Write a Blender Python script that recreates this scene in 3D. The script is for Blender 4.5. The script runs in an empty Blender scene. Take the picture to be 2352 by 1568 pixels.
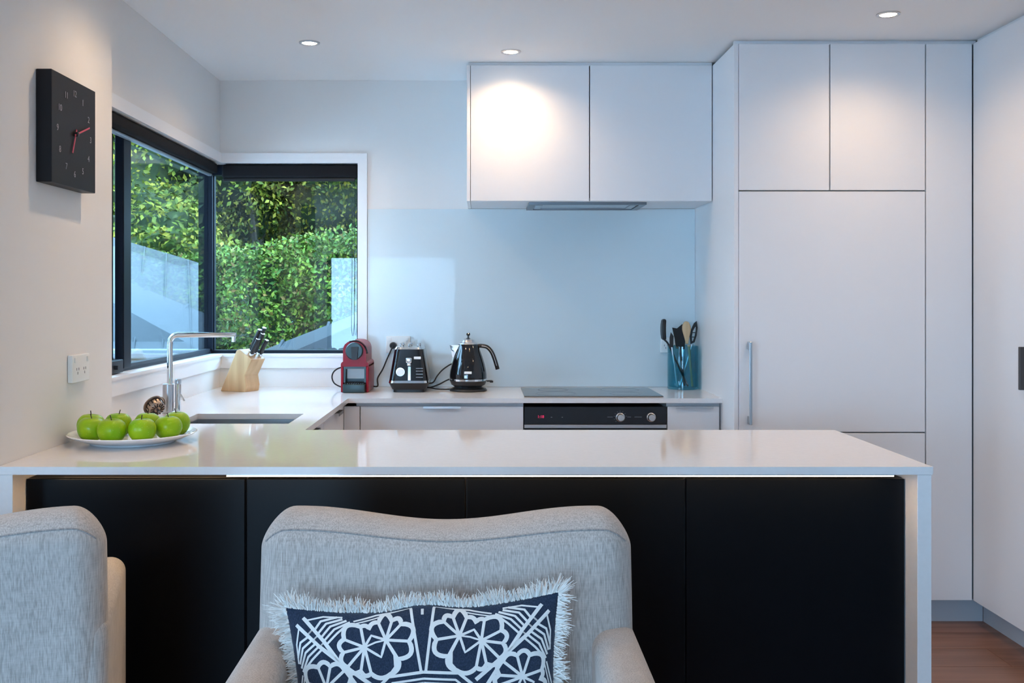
import bpy, bmesh, math, random
import numpy as np
from mathutils import Vector, Matrix

random.seed(7)
rng = np.random.default_rng(11)
PI = math.pi
SC = bpy.context.scene
COL = SC.collection

# ------------------------------------------------------------------ camera
F = 2300.0                      # focal length in pixels of the 2352 x 1568 frame
VX, VY, CAMZ = 1112.0, 685.0, 1.34
cam_d = bpy.data.cameras.new('camera')
cam = bpy.data.objects.new('camera', cam_d)
COL.objects.link(cam)
cam.location = (0, 0, CAMZ)
cam.rotation_euler = (PI / 2, 0, 0)
cam_d.sensor_width = 36.0
cam_d.lens = 36.0 * F / 2352.0
cam_d.shift_x = (1176.0 - VX) / 2352.0
cam_d.shift_y = -(784.0 - VY) / 2352.0
cam_d.clip_start = 0.05
cam_d.clip_end = 200
SC.camera = cam

# ------------------------------------------------------------------ sky and sun
SKY_COL = (0.37, 0.67, 1.0)
SKY_STR = 8.4
world = bpy.data.worlds.new('world')
SC.world = world
world.use_nodes = True
bg = world.node_tree.nodes['Background']
bg.inputs[0].default_value = (*SKY_COL, 1)
bg.inputs[1].default_value = SKY_STR
sun_d = bpy.data.lights.new('sun', 'SUN')
sun_d.energy = 2.2
sun_d.color = (1.0, 0.86, 0.62)
sun_d.angle = math.radians(8)
sun = bpy.data.objects.new('sun', sun_d)
COL.objects.link(sun)
sun.location = (6, 2, 8)
sun.rotation_euler = Vector((-0.72, 0.42, -0.62)).to_track_quat('-Z', 'Y').to_euler()
DOWNLIGHT_W = 9.6
WARM = (1.0, 0.69, 0.41)

SC.view_settings.view_transform = 'Standard'
SC.view_settings.look = 'None'
SC.view_settings.gamma = 1.0
SC.view_settings.exposure = 1.07
SC.view_settings.use_curve_mapping = False
SC.cycles.use_denoising = True
SC.cycles.max_bounces = 6
SC.cycles.diffuse_bounces = 4
SC.cycles.glossy_bounces = 3
SC.cycles.transmission_bounces = 6
SC.cycles.transparent_max_bounces = 8
SC.cycles.use_adaptive_sampling = True
SC.cycles.adaptive_threshold = 0.22
SC.cycles.adaptive_min_samples = 16
SC.cycles.sample_clamp_indirect = 6.0
SC.cycles.caustics_reflective = False
SC.cycles.caustics_refractive = False


def portal(loc, rot, sx, sy):
    d = bpy.data.lights.new('window_portal', 'AREA')
    d.shape = 'RECTANGLE'
    d.size, d.size_y = sx, sy
    d.cycles.is_portal = True
    o = bpy.data.objects.new('window_portal', d)
    o.location, o.rotation_euler = loc, rot
    COL.objects.link(o)


# room measures
YW = 4.873      # kitchen back wall
XL = -1.286     # kitchen left wall
XN = -1.245     # near left wall (with the clock)
YN = 3.349      # end of that near wall
YI0, YI1 = 2.556, 3.276   # island worktop
YC = 4.307      # back worktop front edge
YF = 4.107      # tall cabinet fronts
YU = 4.49       # overhead cupboard fronts
XF = 1.025      # tall cabinet side
XR = 2.005      # right cabinet fronts
ZT = 0.91       # worktop
CEIL = 2.40
SILL, HEAD = 1.057, 1.997
XWR = -0.614    # right end of the back window
REAR = -3.2
XLIV, XRT = -4.2, 2.65

portal((-1.2, REAR + 0.02, 0.96), (PI / 2, 0, 0), 1.72, 1.92)   # emits toward +Y (into the room)
portal((XLIV + 0.02, -1.7, 1.05), (0, -PI / 2, 0), 2.1, 1.8)
portal((XL - 0.03, 4.13, 1.53), (0, -PI / 2, 0), 0.92, 1.5)
portal((-0.95, YW + 0.03, 1.53), (-PI / 2, 0, 0), 0.7, 0.92)


# ------------------------------------------------------------------ materials
MATS = {}


def nodes_of(m):
    return m.node_tree.nodes, m.node_tree.links


def mat(name, col, rough=0.5, metal=0.0, spec=0.5, bump=0.0, bscale=60.0, coat=0.0, var=0.0, vscale=4.0,
        emit=None, estr=0.0, sheen=0.0, trans=0.0, ior=1.45):
    m = bpy.data.materials.new(name)
    m.use_nodes = True
    n, l = nodes_of(m)
    b = n['Principled BSDF']
    b.inputs['Base Color'].default_value = (*col, 1)
    b.inputs['Roughness'].default_value = rough
    b.inputs['Metallic'].default_value = metal
    b.inputs['Specular IOR Level'].default_value = spec
    b.inputs['Coat Weight'].default_value = coat
    b.inputs['Coat Roughness'].default_value = 0.03
    b.inputs['Sheen Weight'].default_value = sheen
    b.inputs['Transmission Weight'].default_value = trans
    b.inputs['IOR'].default_value = ior
    if emit:
        b.inputs['Emission Color'].default_value = (*emit, 1)
        b.inputs['Emission Strength'].default_value = estr
    tc = n.new('ShaderNodeTexCoord')
    if bump > 0:
        t = n.new('ShaderNodeTexNoise')
        t.inputs['Scale'].default_value = bscale
        t.inputs['Detail'].default_value = 3
        l.new(tc.outputs['Object'], t.inputs['Vector'])
        bp = n.new('ShaderNodeBump')
        bp.inputs['Strength'].default_value = bump
        bp.inputs['Distance'].default_value = 0.002
        l.new(t.outputs['Fac'], bp.inputs['Height'])
        l.new(bp.outputs['Normal'], b.inputs['Normal'])
    if var > 0:
        t = n.new('ShaderNodeTexNoise')
        t.inputs['Scale'].default_value = vscale
        t.inputs['Detail'].default_value = 4
        l.new(tc.outputs['Object'], t.inputs['Vector'])
        r = n.new('ShaderNodeValToRGB')
        r.color_ramp.elements[0].position = 0.3
        r.color_ramp.elements[1].position = 0.7
        r.color_ramp.elements[0].color = (*[c * (1 - var) for c in col], 1)
        r.color_ramp.elements[1].color = (*[min(1, c * (1 + var)) for c in col], 1)
        l.new(t.outputs['Fac'], r.inputs['Fac'])
        l.new(r.outputs['Color'], b.inputs['Base Color'])
    MATS[name] = m
    return m


mat('wall_paint', (0.80, 0.78, 0.76), 0.6, spec=0.3, bump=0.05, bscale=180)
mat('ceiling_paint', (0.87, 0.86, 0.85), 0.75, spec=0.2, bump=0.04, bscale=160)
mat('trim_white', (0.84, 0.84, 0.85), 0.35, bump=0.02, bscale=40)
mat('cabinet_white', (0.80, 0.79, 0.80), 0.38, spec=0.45, bump=0.015, bscale=90)
mat('carcass', (0.62, 0.62, 0.64), 0.5, bump=0.02)
mat('gap_dark', (0.05, 0.05, 0.055), 0.7, bump=0.02)
mat('gap_grey', (0.22, 0.22, 0.23), 0.7, bump=0.02)
mat('kick_grey', (0.50, 0.52, 0.56), 0.45, bump=0.02)
mat('quartz', (0.80, 0.77, 0.76), 0.07, spec=0.5, var=0.015, vscale=70)
mat('splash_glass', (0.68, 0.76, 0.79), 0.02, spec=0.15, coat=0.0, var=0.004, vscale=2)
mat('panel_black', (0.0025, 0.0035, 0.0055), 0.34, spec=0.14, bump=0.03, bscale=200)
mat('steel', (0.55, 0.57, 0.60), 0.28, metal=1.0, bump=0.02, bscale=30)
mat('handle_dark', (0.07, 0.065, 0.065), 0.4, spec=0.3, bump=0.02)
mat('steel_dark', (0.22, 0.23, 0.25), 0.35, metal=1.0, bump=0.02, bscale=30)
mat('chrome', (0.80, 0.82, 0.84), 0.10, metal=1.0, var=0.01)
mat('chrome_satin', (0.62, 0.62, 0.64), 0.30, metal=1.0, var=0.01)
mat('bronze', (0.42, 0.33, 0.27), 0.3, metal=1.0, var=0.1, vscale=60)
mat('alu_dark', (0.005, 0.009, 0.018), 0.4, spec=0.2, bump=0.02, bscale=90)
mat('alu_mid', (0.025, 0.032, 0.045), 0.4, spec=0.3, bump=0.02, bscale=90)
mat('blind_black', (0.010, 0.010, 0.012), 0.75, spec=0.2, bump=0.1, bscale=400)
mat('blind_rail', (0.45, 0.52, 0.58), 0.35, metal=0.6, var=0.01)
mat('black_gloss', (0.006, 0.006, 0.008), 0.08, spec=0.6, coat=0.3, var=0.01)
mat('black_satin', (0.018, 0.018, 0.020), 0.38, spec=0.4, bump=0.02)
mat('black_matt', (0.02, 0.02, 0.022), 0.7, bump=0.05, bscale=200)
mat('clock_black', (0.010, 0.0085, 0.0095), 0.45, spec=0.25, bump=0.03, bscale=120)
mat('clock_mark', (0.30, 0.28, 0.30), 0.5, var=0.01)
mat('clock_red', (0.55, 0.06, 0.10), 0.4, var=0.02)
mat('hob_glass', (0.010, 0.012, 0.015), 0.04, spec=1.0, ior=2.1, var=0.01)
mat('oven_black', (0.012, 0.018, 0.026), 0.12, spec=0.5, var=0.01)
mat('oven_legend', (0.22, 0.26, 0.30), 0.5, var=0.01)
mat('red_led', (0.3, 0.0, 0.03), 0.5, emit=(1.0, 0.05, 0.18), estr=0.45, var=0.01)
mat('red_plastic', (0.27, 0.006, 0.018), 0.30, spec=0.22, var=0.02)
mat('plastic_white', (0.82, 0.82, 0.80), 0.35, bump=0.01)
mat('plastic_teal', (0.012, 0.035, 0.040), 0.30, var=0.02)
mat('silver_panel', (0.86, 0.88, 0.90), 0.45, metal=0.0, var=0.01)
mat('ceramic', (0.82, 0.84, 0.86), 0.08, coat=0.4, var=0.01)
mat('dial_white', (0.85, 0.87, 0.88), 0.3, var=0.01)
mat('lamp_lens', (0.9, 0.85, 0.8), 0.4, emit=(1.0, 0.86, 0.68), estr=14.0, var=0.01)
mat('led_strip', (0.9, 0.8, 0.6), 0.4, emit=(1.0, 0.66, 0.33), estr=13.0, var=0.01)
mat('bark', (0.07, 0.055, 0.04), 0.9, bump=0.6, bscale=25, var=0.3, vscale=9)
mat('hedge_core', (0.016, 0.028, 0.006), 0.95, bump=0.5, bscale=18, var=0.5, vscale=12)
mat('soil', (0.02, 0.025, 0.015), 0.9, bump=0.4, bscale=10, var=0.3, vscale=2)
mat('paving', (0.35, 0.36, 0.38), 0.8, bump=0.2, bscale=20, var=0.1, vscale=2)
mat('house_wall', (0.16, 0.17, 0.18), 0.7, bump=0.1, bscale=30)
mat('white_fringe', (0.78, 0.76, 0.72), 0.85, sheen=0.3, var=0.05, vscale=30)
mat('cushion_print', (0.72, 0.73, 0.72), 0.85, sheen=0.2, var=0.03, vscale=60)
mat('gasket', (0.03, 0.03, 0.035), 0.6, var=0.02)
mat('foot_wood', (0.10, 0.06, 0.035), 0.5, var=0.2, vscale=14)


def wood_mat(name, c0, c1, rough, sc, axis=0, objrand=0.0):
    m = bpy.data.materials.new(name)
    m.use_nodes = True
    n, l = nodes_of(m)
    b = n['Principled BSDF']
    b.inputs['Roughness'].default_value = rough
    tc = n.new('ShaderNodeTexCoord')
    mp = n.new('ShaderNodeMapping')
    s = [sc, sc, sc]
    s[axis] = sc * 0.06
    mp.inputs['Scale'].default_value = s
    l.new(tc.outputs['Object'], mp.inputs['Vector'])
    t = n.new('ShaderNodeTexNoise')
    t.noise_dimensions = '4D'
    t.inputs['Scale'].default_value = 1.0
    t.inputs['Detail'].default_value = 5
    t.inputs['Distortion'].default_value = 0.6
    l.new(mp.outputs['Vector'], t.inputs['Vector'])
    oi = n.new('ShaderNodeObjectInfo')
    mul = n.new('ShaderNodeMath')
    mul.operation = 'MULTIPLY'
    mul.inputs[1].default_value = 40
    l.new(oi.outputs['Random'], mul.inputs[0])
    l.new(mul.outputs[0], t.inputs['W'])
    r = n.new('ShaderNodeValToRGB')
    r.color_ramp.elements[0].position = 0.32
    r.color_ramp.elements[1].position = 0.68
    r.color_ramp.elements[0].color = (*c0, 1)
    r.color_ramp.elements[1].color = (*c1, 1)
    l.new(t.outputs['Fac'], r.inputs['Fac'])
    hs = n.new('ShaderNodeHueSaturation')
    mr = n.new('ShaderNodeMapRange')
    mr.inputs[3].default_value = 1 - objrand
    mr.inputs[4].default_value = 1 + objrand
    l.new(oi.outputs['Random'], mr.inputs[0])
    l.new(mr.outputs[0], hs.inputs['Value'])
    l.new(r.outputs['Color'], hs.inputs['Color'])
    l.new(hs.outputs['Color'], b.inputs['Base Color'])
    bp = n.new('ShaderNodeBump')
    bp.inputs['Strength'].default_value = 0.15
    bp.inputs['Distance'].default_value = 0.001
    l.new(t.outputs['Fac'], bp.inputs['Height'])
    l.new(bp.outputs['Normal'], b.inputs['Normal'])
    MATS[name] = m


wood_mat('floor_wood', (0.155, 0.070, 0.042), (0.27, 0.130, 0.080), 0.32, 26, 0, 0.16)
wood_mat('block_wood', (0.50, 0.29, 0.13), (0.66, 0.42, 0.21), 0.45, 30, 2, 0.0)
wood_mat('spoon_wood', (0.55, 0.36, 0.19), (0.68, 0.48, 0.28), 0.55, 40, 2, 0.0)


def fabric_mat(name, c0, c1, c2, sx, sz):
    """linen weave: fine vertical and horizontal slubs"""
    m = bpy.data.materials.new(name)
    m.use_nodes = True
    n, l = nodes_of(m)
    b = n['Principled BSDF']
    b.inputs['Roughness'].default_value = 0.9
    b.inputs['Specular IOR Level'].default_value = 0.15
    b.inputs['Sheen Weight'].default_value = 0.25
    tc = n.new('ShaderNodeTexCoord')

    def slub(scale, det):
        mp = n.new('ShaderNodeMapping')
        mp.inputs['Scale'].default_value = scale
        l.new(tc.outputs['Object'], mp.inputs['Vector'])
        t = n.new('ShaderNodeTexNoise')
        t.inputs['Scale'].default_value = 1.0
        t.inputs['Detail'].default_value = det
        l.new(mp.outputs['Vector'], t.inputs['Vector'])
        return t.outputs['Fac']
    v = slub((sx, sx, sz), 3)
    h = slub((sz * 1.5, sz * 1.5, sx), 2)
    big = slub((5, 5, 5), 3)
    mx = n.new('ShaderNodeMath')
    mx.operation = 'MULTIPLY_ADD'
    mx.inputs[1].default_value = 0.71
    l.new(v, mx.inputs[0])
    m2 = n.new('ShaderNodeMath')
    m2.operation = 'MULTIPLY'
    m2.inputs[1].default_value = 0.16
    l.new(h, m2.inputs[0])
    m3 = n.new('ShaderNodeMath')
    m3.operation = 'MULTIPLY_ADD'
    m3.inputs[1].default_value = 0.13
    l.new(big, m3.inputs[0])
    l.new(m2.outputs[0], m3.inputs[2])
    l.new(m3.outputs[0], mx.inputs[2])
    r = n.new('ShaderNodeValToRGB')
    e = r.color_ramp.elements
    e[0].position, e[1].position = 0.36, 0.64
    e[0].color, e[1].color = (*c0, 1), (*c2, 1)
    k = e.new(0.5)
    k.color = (*c1, 1)
    l.new(mx.outputs[0], r.inputs['Fac'])
    l.new(r.outputs['Color'], b.inputs['Base Color'])
    bp = n.new('ShaderNodeBump')
    bp.inputs['Strength'].default_value = 0.35
    bp.inputs['Distance'].default_value = 0.0012
    l.new(mx.outputs[0], bp.inputs['Height'])
    l.new(bp.outputs['Normal'], b.inputs['Normal'])
    MATS[name] = m


fabric_mat('linen', (0.34, 0.31, 0.285), (0.46, 0.42, 0.39), (0.57, 0.53, 0.495), 430, 26)
fabric_mat('linen_seam', (0.24, 0.23, 0.23), (0.32, 0.30, 0.29), (0.40, 0.38, 0.36), 300, 22)
fabric_mat('navy', (0.012, 0.022, 0.045), (0.018, 0.032, 0.062), (0.030, 0.048, 0.085), 500, 300)


def leaf_mat(name, cols, rough=0.5):
    m = bpy.data.materials.new(name)
    m.use_nodes = True
    n, l = nodes_of(m)
    b = n['Principled BSDF']
    b.inputs['Roughness'].default_value = rough
    b.inputs['Specular IOR Level'].default_value = 0.12
    g = n.new('ShaderNodeNewGeometry')
    r = n.new('ShaderNodeValToRGB')
    e = r.color_ramp.elements
    e[0].color = (*cols[0], 1)
    e[1].color = (*cols[-1], 1)
    for i, c in enumerate(cols[1:-1]):
        k = e.new((i + 1) / (len(cols) - 1))
        k.color = (*c, 1)
    l.new(g.outputs['Random Per Island'], r.inputs['Fac'])
    l.new(r.outputs['Color'], b.inputs['Base Color'])
    MATS[name] = m


leaf_mat('leaf_hedge', [(0.021, 0.050, 0.007), (0.045, 0.102, 0.011), (0.082, 0.143, 0.016), (0.125, 0.165, 0.022), (0.025, 0.062, 0.008), (0.14, 0.088, 0.026)])
leaf_mat('leaf_tree', [(0.016, 0.029, 0.004), (0.042, 0.058, 0.007), (0.084, 0.090, 0.009), (0.15, 0.115, 0.011), (0.022, 0.038, 0.005)])
leaf_mat('leaf_tree_lit', [(0.035, 0.055, 0.008), (0.075, 0.105, 0.012), (0.13, 0.15, 0.016), (0.20, 0.17, 0.020), (0.05, 0.075, 0.010)])  # tree leaf colours brightened to stand in for light on the left trees
leaf_mat('leaf_dark', [(0.008, 0.018, 0.008), (0.018, 0.034, 0.012), (0.035, 0.055, 0.013), (0.055, 0.062, 0.014), (0.012, 0.024, 0.012)])

# glass: tinted clear body with a Schlick reflection that is the same on both faces
def glass_mat(name, tint, rough, f0):
    m = bpy.data.materials.new(name)
    m.use_nodes = True
    n, l = nodes_of(m)
    n.remove(n['Principled BSDF'])
    lw = n.new('ShaderNodeLayerWeight')
    lw.inputs[0].default_value = 0.5
    pw = n.new('ShaderNodeMath')
    pw.operation = 'POWER'
    pw.inputs[1].default_value = 5.0
    l.new(lw.outputs['Facing'], pw.inputs[0])
    ma = n.new('ShaderNodeMath')
    ma.operation = 'MULTIPLY_ADD'
    ma.inputs[1].default_value = 1 - f0
    ma.inputs[2].default_value = f0
    l.new(pw.outputs[0], ma.inputs[0])
    tp = n.new('ShaderNodeBsdfTransparent')
    tp.inputs[0].default_value = (*tint, 1)
    gl = n.new('ShaderNodeBsdfGlossy')
    gl.inputs['Roughness'].default_value = rough
    mx = n.new('ShaderNodeMixShader')
    l.new(ma.outputs[0], mx.inputs[0])
    l.new(tp.outputs[0], mx.inputs[1])
    l.new(gl.outputs[0], mx.inputs[2])
    l.new(mx.outputs[0], n['Material Output'].inputs['Surface'])
    MATS[name] = m


glass_mat('window_glass', (0.965, 0.985, 0.99), 0.0, 0.04)
glass_mat('teal_glass', (0.55, 0.82, 0.87), 0.02, 0.04)

# corrugated roofing colour
mat('roof_steel', (0.050, 0.058, 0.062), 0.55, spec=0.2, metal=0.0, var=0.06, vscale=3)
mat('roof_grey', (0.020, 0.024, 0.028), 0.6, spec=0.15, metal=0.0, var=0.08, vscale=3)

# apple skin: green with yellowish cheeks and fine pale dots
m = mat('apple_skin', (0.30, 0.52, 0.02), 0.32, spec=0.3, coat=0.1)
n, l = nodes_of(m)
b = n['Principled BSDF']
tc = n.new('ShaderNodeTexCoord')
t = n.new('ShaderNodeTexNoise')
t.inputs['Scale'].default_value = 14
l.new(tc.outputs['Object'], t.inputs['Vector'])
r = n.new('ShaderNodeValToRGB')
r.color_ramp.elements[0].position = 0.35
r.color_ramp.elements[0].color = (0.19, 0.42, 0.004, 1)
r.color_ramp.elements[1].position = 0.72
r.color_ramp.elements[1].color = (0.40, 0.54, 0.010, 1)
l.new(t.outputs['Fac'], r.inputs['Fac'])
vo = n.new('ShaderNodeTexVoronoi')
vo.inputs['Scale'].default_value = 140
l.new(tc.outputs['Object'], vo.inputs['Vector'])
cr = n.new('ShaderNodeValToRGB')
cr.color_ramp.elements[0].position = 0.10
cr.color_ramp.elements[0].color = (1, 1, 1, 1)
cr.color_ramp.elements[1].position = 0.16
cr.color_ramp.elements[1].color = (0, 0, 0, 1)
l.new(vo.outputs['Distance'], cr.inputs['Fac'])
mc = n.new('ShaderNodeMixRGB')
mc.inputs[2].default_value = (0.62, 0.72, 0.25, 1)
sc_ = n.new('ShaderNodeMath')
sc_.operation = 'MULTIPLY'
sc_.inputs[1].default_value = 0.45
l.new(cr.outputs['Color'], sc_.inputs[0])
l.new(sc_.outputs[0], mc.inputs[0])
l.new(r.outputs['Color'], mc.inputs[1])
l.new(mc.outputs['Color'], b.inputs['Base Color'])


# ------------------------------------------------------------------ mesh helpers
class MB:
    def __init__(self):
        self.v, self.f = [], []

    def add(self, vs, fs):
        o = len(self.v)
        self.v += [tuple(p) for p in vs]
        self.f += [tuple(i + o for i in q) for q in fs]
        return self

    def box(self, x0, x1, y0, y1, z0, z1, r=0.0, seg=2):
        if r <= 0:
            vs = [(x, y, z) for x in (x0, x1) for y in (y0, y1) for z in (z0, z1)]
            fs = [(0, 1, 3, 2), (4, 6, 7, 5), (0, 4, 5, 1), (2, 3, 7, 6), (0, 2, 6, 4), (1, 5, 7, 3)]
            return self.add(vs, fs)
        vs, fs = rgrid((x1 - x0) / 2, (y1 - y0) / 2, (z1 - z0) / 2, r, seg, 1)
        cx, cy, cz = (x0 + x1) / 2, (y0 + y1) / 2, (z0 + z1) / 2
        return self.add([(p[0] + cx, p[1] + cy, p[2] + cz) for p in vs], fs)

    def lathe(self, prof, n=32, c=(0, 0, 0), axis='z', caps=True):
        """prof: list of (r, h)"""
        vs, fs = [], []
        k = len(prof)
        for i in range(n):
            a = 2 * PI * i / n
            for r, h in prof:
                p = (r * math.cos(a), r * math.sin(a), h)
                if axis == 'y':
                    p = (p[0], h, p[1])
                elif axis == 'x':
                    p = (h, p[0], p[1])
                vs.append((p[0] + c[0], p[1] + c[1], p[2] + c[2]))
        for i in range(n):
            j = (i + 1) % n
            for q in range(k - 1):
                fs.append((i * k + q, j * k + q, j * k + q + 1, i * k + q + 1))
        if caps:
            if prof[0][0] > 1e-6:
                fs.append(tuple(i * k for i in reversed(range(n))))
            if prof[-1][0] > 1e-6:
                fs.append(tuple(i * k + k - 1 for i in range(n)))
        return self.add(vs, fs)

    def cyl(self, p0, p1, r0, r1=None, n=16):
        r1 = r0 if r1 is None else r1
        return self.tube([p0, p1], [r0, r1], n)

    def tube(self, path, r, n=10):
        path = [Vector(p) for p in path]
        if not isinstance(r, (list, tuple)):
            r = [r] * len(path)
        vs, fs = [], []
        ref = Vector((0, 0, 1))
        d0 = (path[1] - path[0]).normalized()
        if abs(d0.dot(ref)) > 0.9:
            ref = Vector((1, 0, 0))
        a = d0.cross(ref).normalized()
        for i, p in enumerate(path):
            if i == 0:
                d = d0
            elif i == len(path) - 1:
                d = (path[i] - path[i - 1]).normalized()
            else:
                d = ((path[i + 1] - p).normalized() + (p - path[i - 1]).normalized()).normalized()
            a = (a - d * a.dot(d)).normalized()
            b_ = d.cross(a)
            for k in range(n):
                t = 2 * PI * k / n
                vs.append(p + (a * math.cos(t) + b_ * math.sin(t)) * r[i])
        for i in range(len(path) - 1):
            for k in range(n):
                k2 = (k + 1) % n
                fs.append((i * n + k, i * n + k2, (i + 1) * n + k2, (i + 1) * n + k))
        fs.append(tuple(reversed(range(n))))
        fs.append(tuple(range((len(path) - 1) * n, len(path) * n)))
        return self.add(vs, fs)

    def prism(self, poly, a0, a1, axis='y'):
        """extrude a 2D polygon: axis y -> poly in (x, z); x -> (y, z); z -> (x, y)"""
        k = len(poly)
        vs = []
        for a in (a0, a1):
            for p, q in poly:
                vs.append({'y': (p, a, q), 'x': (a, p, q), 'z': (p, q, a)}[axis])
        fs = [tuple(range(k)), tuple(reversed(range(k, 2 * k)))]
        for i in range(k):
            j = (i + 1) % k
            fs.append((i, i + k, j + k, j))
        return self.add(vs, fs)

    def xf(self, M):
        self.v = [tuple(M @ Vector(p)) for p in self.v]
        return self


def rgrid(hx, hy, hz, r, seg=3, mid=1):
    """rounded box as a grid of quads on six faces"""
    r = min(r, hx, hy, hz)

    def coords(h):
        out = []
        for i in range(seg):
            out.append(-(h - r) - r * math.tan(PI / 4 * (1 - i / seg)))
        m_ = max(1, mid)
        for i in range(m_ + 1):
            out.append(-(h - r) + 2 * (h - r) * i / m_)
        for i in range(1, seg + 1):
            out.append((h - r) + r * math.tan(PI / 4 * i / seg))
        res = []
        for c in out:
            if not res or abs(c - res[-1]) > 1e-7:
                res.append(c)
        return res
    C = [coords(h) for h in (hx, hy, hz)]
    H = (hx, hy, hz)
    idx, vs, fs = {}, [], []

    def vid(p):
        key = tuple(round(c, 6) for c in p)
        if key not in idx:
            inner = [max(-(H[i] - r), min(H[i] - r, p[i])) for i in range(3)]
            d = Vector([p[i] - inner[i] for i in range(3)])
            if d.length > 1e-9:
                d = d.normalized() * r
            idx[key] = len(vs)
            vs.append((inner[0] + d.x, inner[1] + d.y, inner[2] + d.z))
        return idx[key]
    for ax in range(3):
        u, w = (ax + 1) % 3, (ax + 2) % 3
        for s in (-1, 1):
            for i in range(len(C[u]) - 1):
                for j in range(len(C[w]) - 1):
                    q = []
                    for a, b_ in ((i, j), (i + 1, j), (i + 1, j + 1), (i, j + 1)):
                        p = [0, 0, 0]
                        p[ax] = s * H[ax]
                        p[u], p[w] = C[u][a], C[w][b_]
                        q.append(vid(p))
                    if s < 0:
                        q.reverse()
                    if len(set(q)) == 4:
                        fs.append(tuple(q))
    return vs, fs


def obj(name, mb, material, parent=None, smooth=False, world=False, angle=35):
    me = bpy.data.meshes.new(name)
    vs = mb.v
    if world and parent is not None:
        L = parent.location
        vs = [(p[0] - L[0], p[1] - L[1], p[2] - L[2]) for p in vs]
    me.from_pydata(vs, [], mb.f)
    me.update()
    bm = bmesh.new()
    bm.from_mesh(me)
    bmesh.ops.recalc_face_normals(bm, faces=bm.faces)
    bm.to_mesh(me)
    bm.free()
    me.materials.append(MATS[material])
    if smooth:
        me.shade_smooth()
        try:
            me.set_sharp_from_angle(angle=math.radians(angle))
        except Exception:
            pass
    o = bpy.data.objects.new(name, me)
    COL.objects.link(o)
    if parent is not None:
        o.parent = parent
    return o


def tag(o, label, cat=None, group=None, kind=None):
    o['label'] = label
    if cat:
        o['category'] = cat
    if group:
        o['group'] = group
    if kind:
        o['kind'] = kind
    return o


def thing(name, label, cat, loc=(0, 0, 0), rz=0.0, group=None):
    o = bpy.data.objects.new(name, None)
    o.empty_display_size = 0.1
    o.location = loc
    o.rotation_euler = (0, 0, rz)
    COL.objects.link(o)
    return tag(o, label, cat, group)


def struct(name, mb, material, label, parent=None, cat=None):
    o = obj(name, mb, material, parent)
    if parent is None:
        tag(o, label, cat or name.split('_')[0], kind='structure')
    return o


def B(*a, **k):
    return MB().box(*a, **k)


def text(name, s, size, material, parent, loc, rot, extrude=0.0004):
    c = bpy.data.curves.new(name, 'FONT')
    c.body = s
    c.size = size
    c.align_x, c.align_y = 'CENTER', 'CENTER'
    c.extrude = extrude
    c.materials.append(MATS[material])
    tmp = bpy.data.objects.new(name, c)
    COL.objects.link(tmp)
    dg = bpy.context.evaluated_depsgraph_get()
    me = bpy.data.meshes.new_from_object(tmp.evaluated_get(dg))
    bpy.data.objects.remove(tmp)
    bpy.data.curves.remove(c)
    o = bpy.data.objects.new(name, me)
    COL.objects.link(o)
    o.parent = parent
    o.location = loc
    o.rotation_euler = rot
    return o


def copy_tree(o, parent=None):
    c = o.copy()
    COL.objects.link(c)
    c.parent = parent
    for ch in o.children:
        copy_tree(ch, c)
    return c


def smooth_path(pts, n=8):
    """Catmull-Rom through the points"""
    P = [Vector(p) for p in pts]
    P = [P[0] * 2 - P[1]] + P + [P[-1] * 2 - P[-2]]
    out = []
    for i in range(1, len(P) - 2):
        for k in range(n):
            t = k / n
            a, b_, c, d = P[i - 1], P[i], P[i + 1], P[i + 2]
            out.append(0.5 * ((2 * b_) + (c - a) * t + (2 * a - 5 * b_ + 4 * c - d) * t * t + (3 * b_ - a - 3 * c + d) * t ** 3))
    out.append(P[-2])
    return out


# ------------------------------------------------------------------ room shell
ceil = MB().box(XLIV - 0.1, XRT + 0.1, REAR - 0.1, YI0, CEIL, CEIL + 0.1).box(XL - 0.12, XRT + 0.1, YI0, YW + 0.12, CEIL, CEIL + 0.1)
struct('ceiling', ceil, 'ceiling_paint', 'flat white plaster ceiling with recessed downlights')

wb = MB()
wb.box(XL - 0.12, XRT, YW, YW + 0.12, 0, SILL)
wb.box(XL - 0.12, XRT, YW, YW + 0.12, HEAD, CEIL)
wb.box(XWR, XRT, YW, YW + 0.12, SILL, HEAD)
struct('wall_back', wb, 'wall_paint', 'pale kitchen back wall around the corner window')
wl = MB()
wl.box(XL - 0.12, XL, YN, YW, 0, SILL)
wl.box(XL - 0.12, XL, YN, YW, HEAD, CEIL)
struct('wall_left', wl, 'wall_paint', 'pale left kitchen wall above and below the corner window')
struct('wall_near', B(XL - 0.12, XN, YI0, YN, 0, CEIL), 'wall_paint', 'warm white side wall that carries the black clock', cat='wall')
struct('wall_living', B(XLIV, XL - 0.12, YI0, YI0 + 0.12, 0, CEIL), 'wall_paint', 'white wall beyond the left edge of the room', cat='wall')
wr = MB()
wr.box(XRT, XRT + 0.1, REAR, YW + 0.12, 0, CEIL)
struct('wall_right', wr, 'wall_paint', 'white wall behind the tall right hand cupboards')
wf = MB()
wf.box(XLIV, -2.06, REAR - 0.12, REAR, 0, CEIL).box(-0.337, XRT, REAR - 0.12, REAR, 0, CEIL).box(-2.06, -0.337, REAR - 0.12, REAR, 1.92, CEIL)
struct('wall_front', wf, 'wall_paint', 'white wall with a glazed door opening behind the viewer')
wo = MB()
wo.box(XLIV - 0.1, XLIV, REAR, -2.6, 0, CEIL).box(XLIV - 0.1, XLIV, -0.8, YI0 + 0.12, 0, CEIL).box(XLIV - 0.1, XLIV, -2.6, -0.8, 2.12, CEIL)
struct('wall_outer', wo, 'wall_paint', 'white outer wall of the living area with a glazed opening added for side light', cat='wall')

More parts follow.
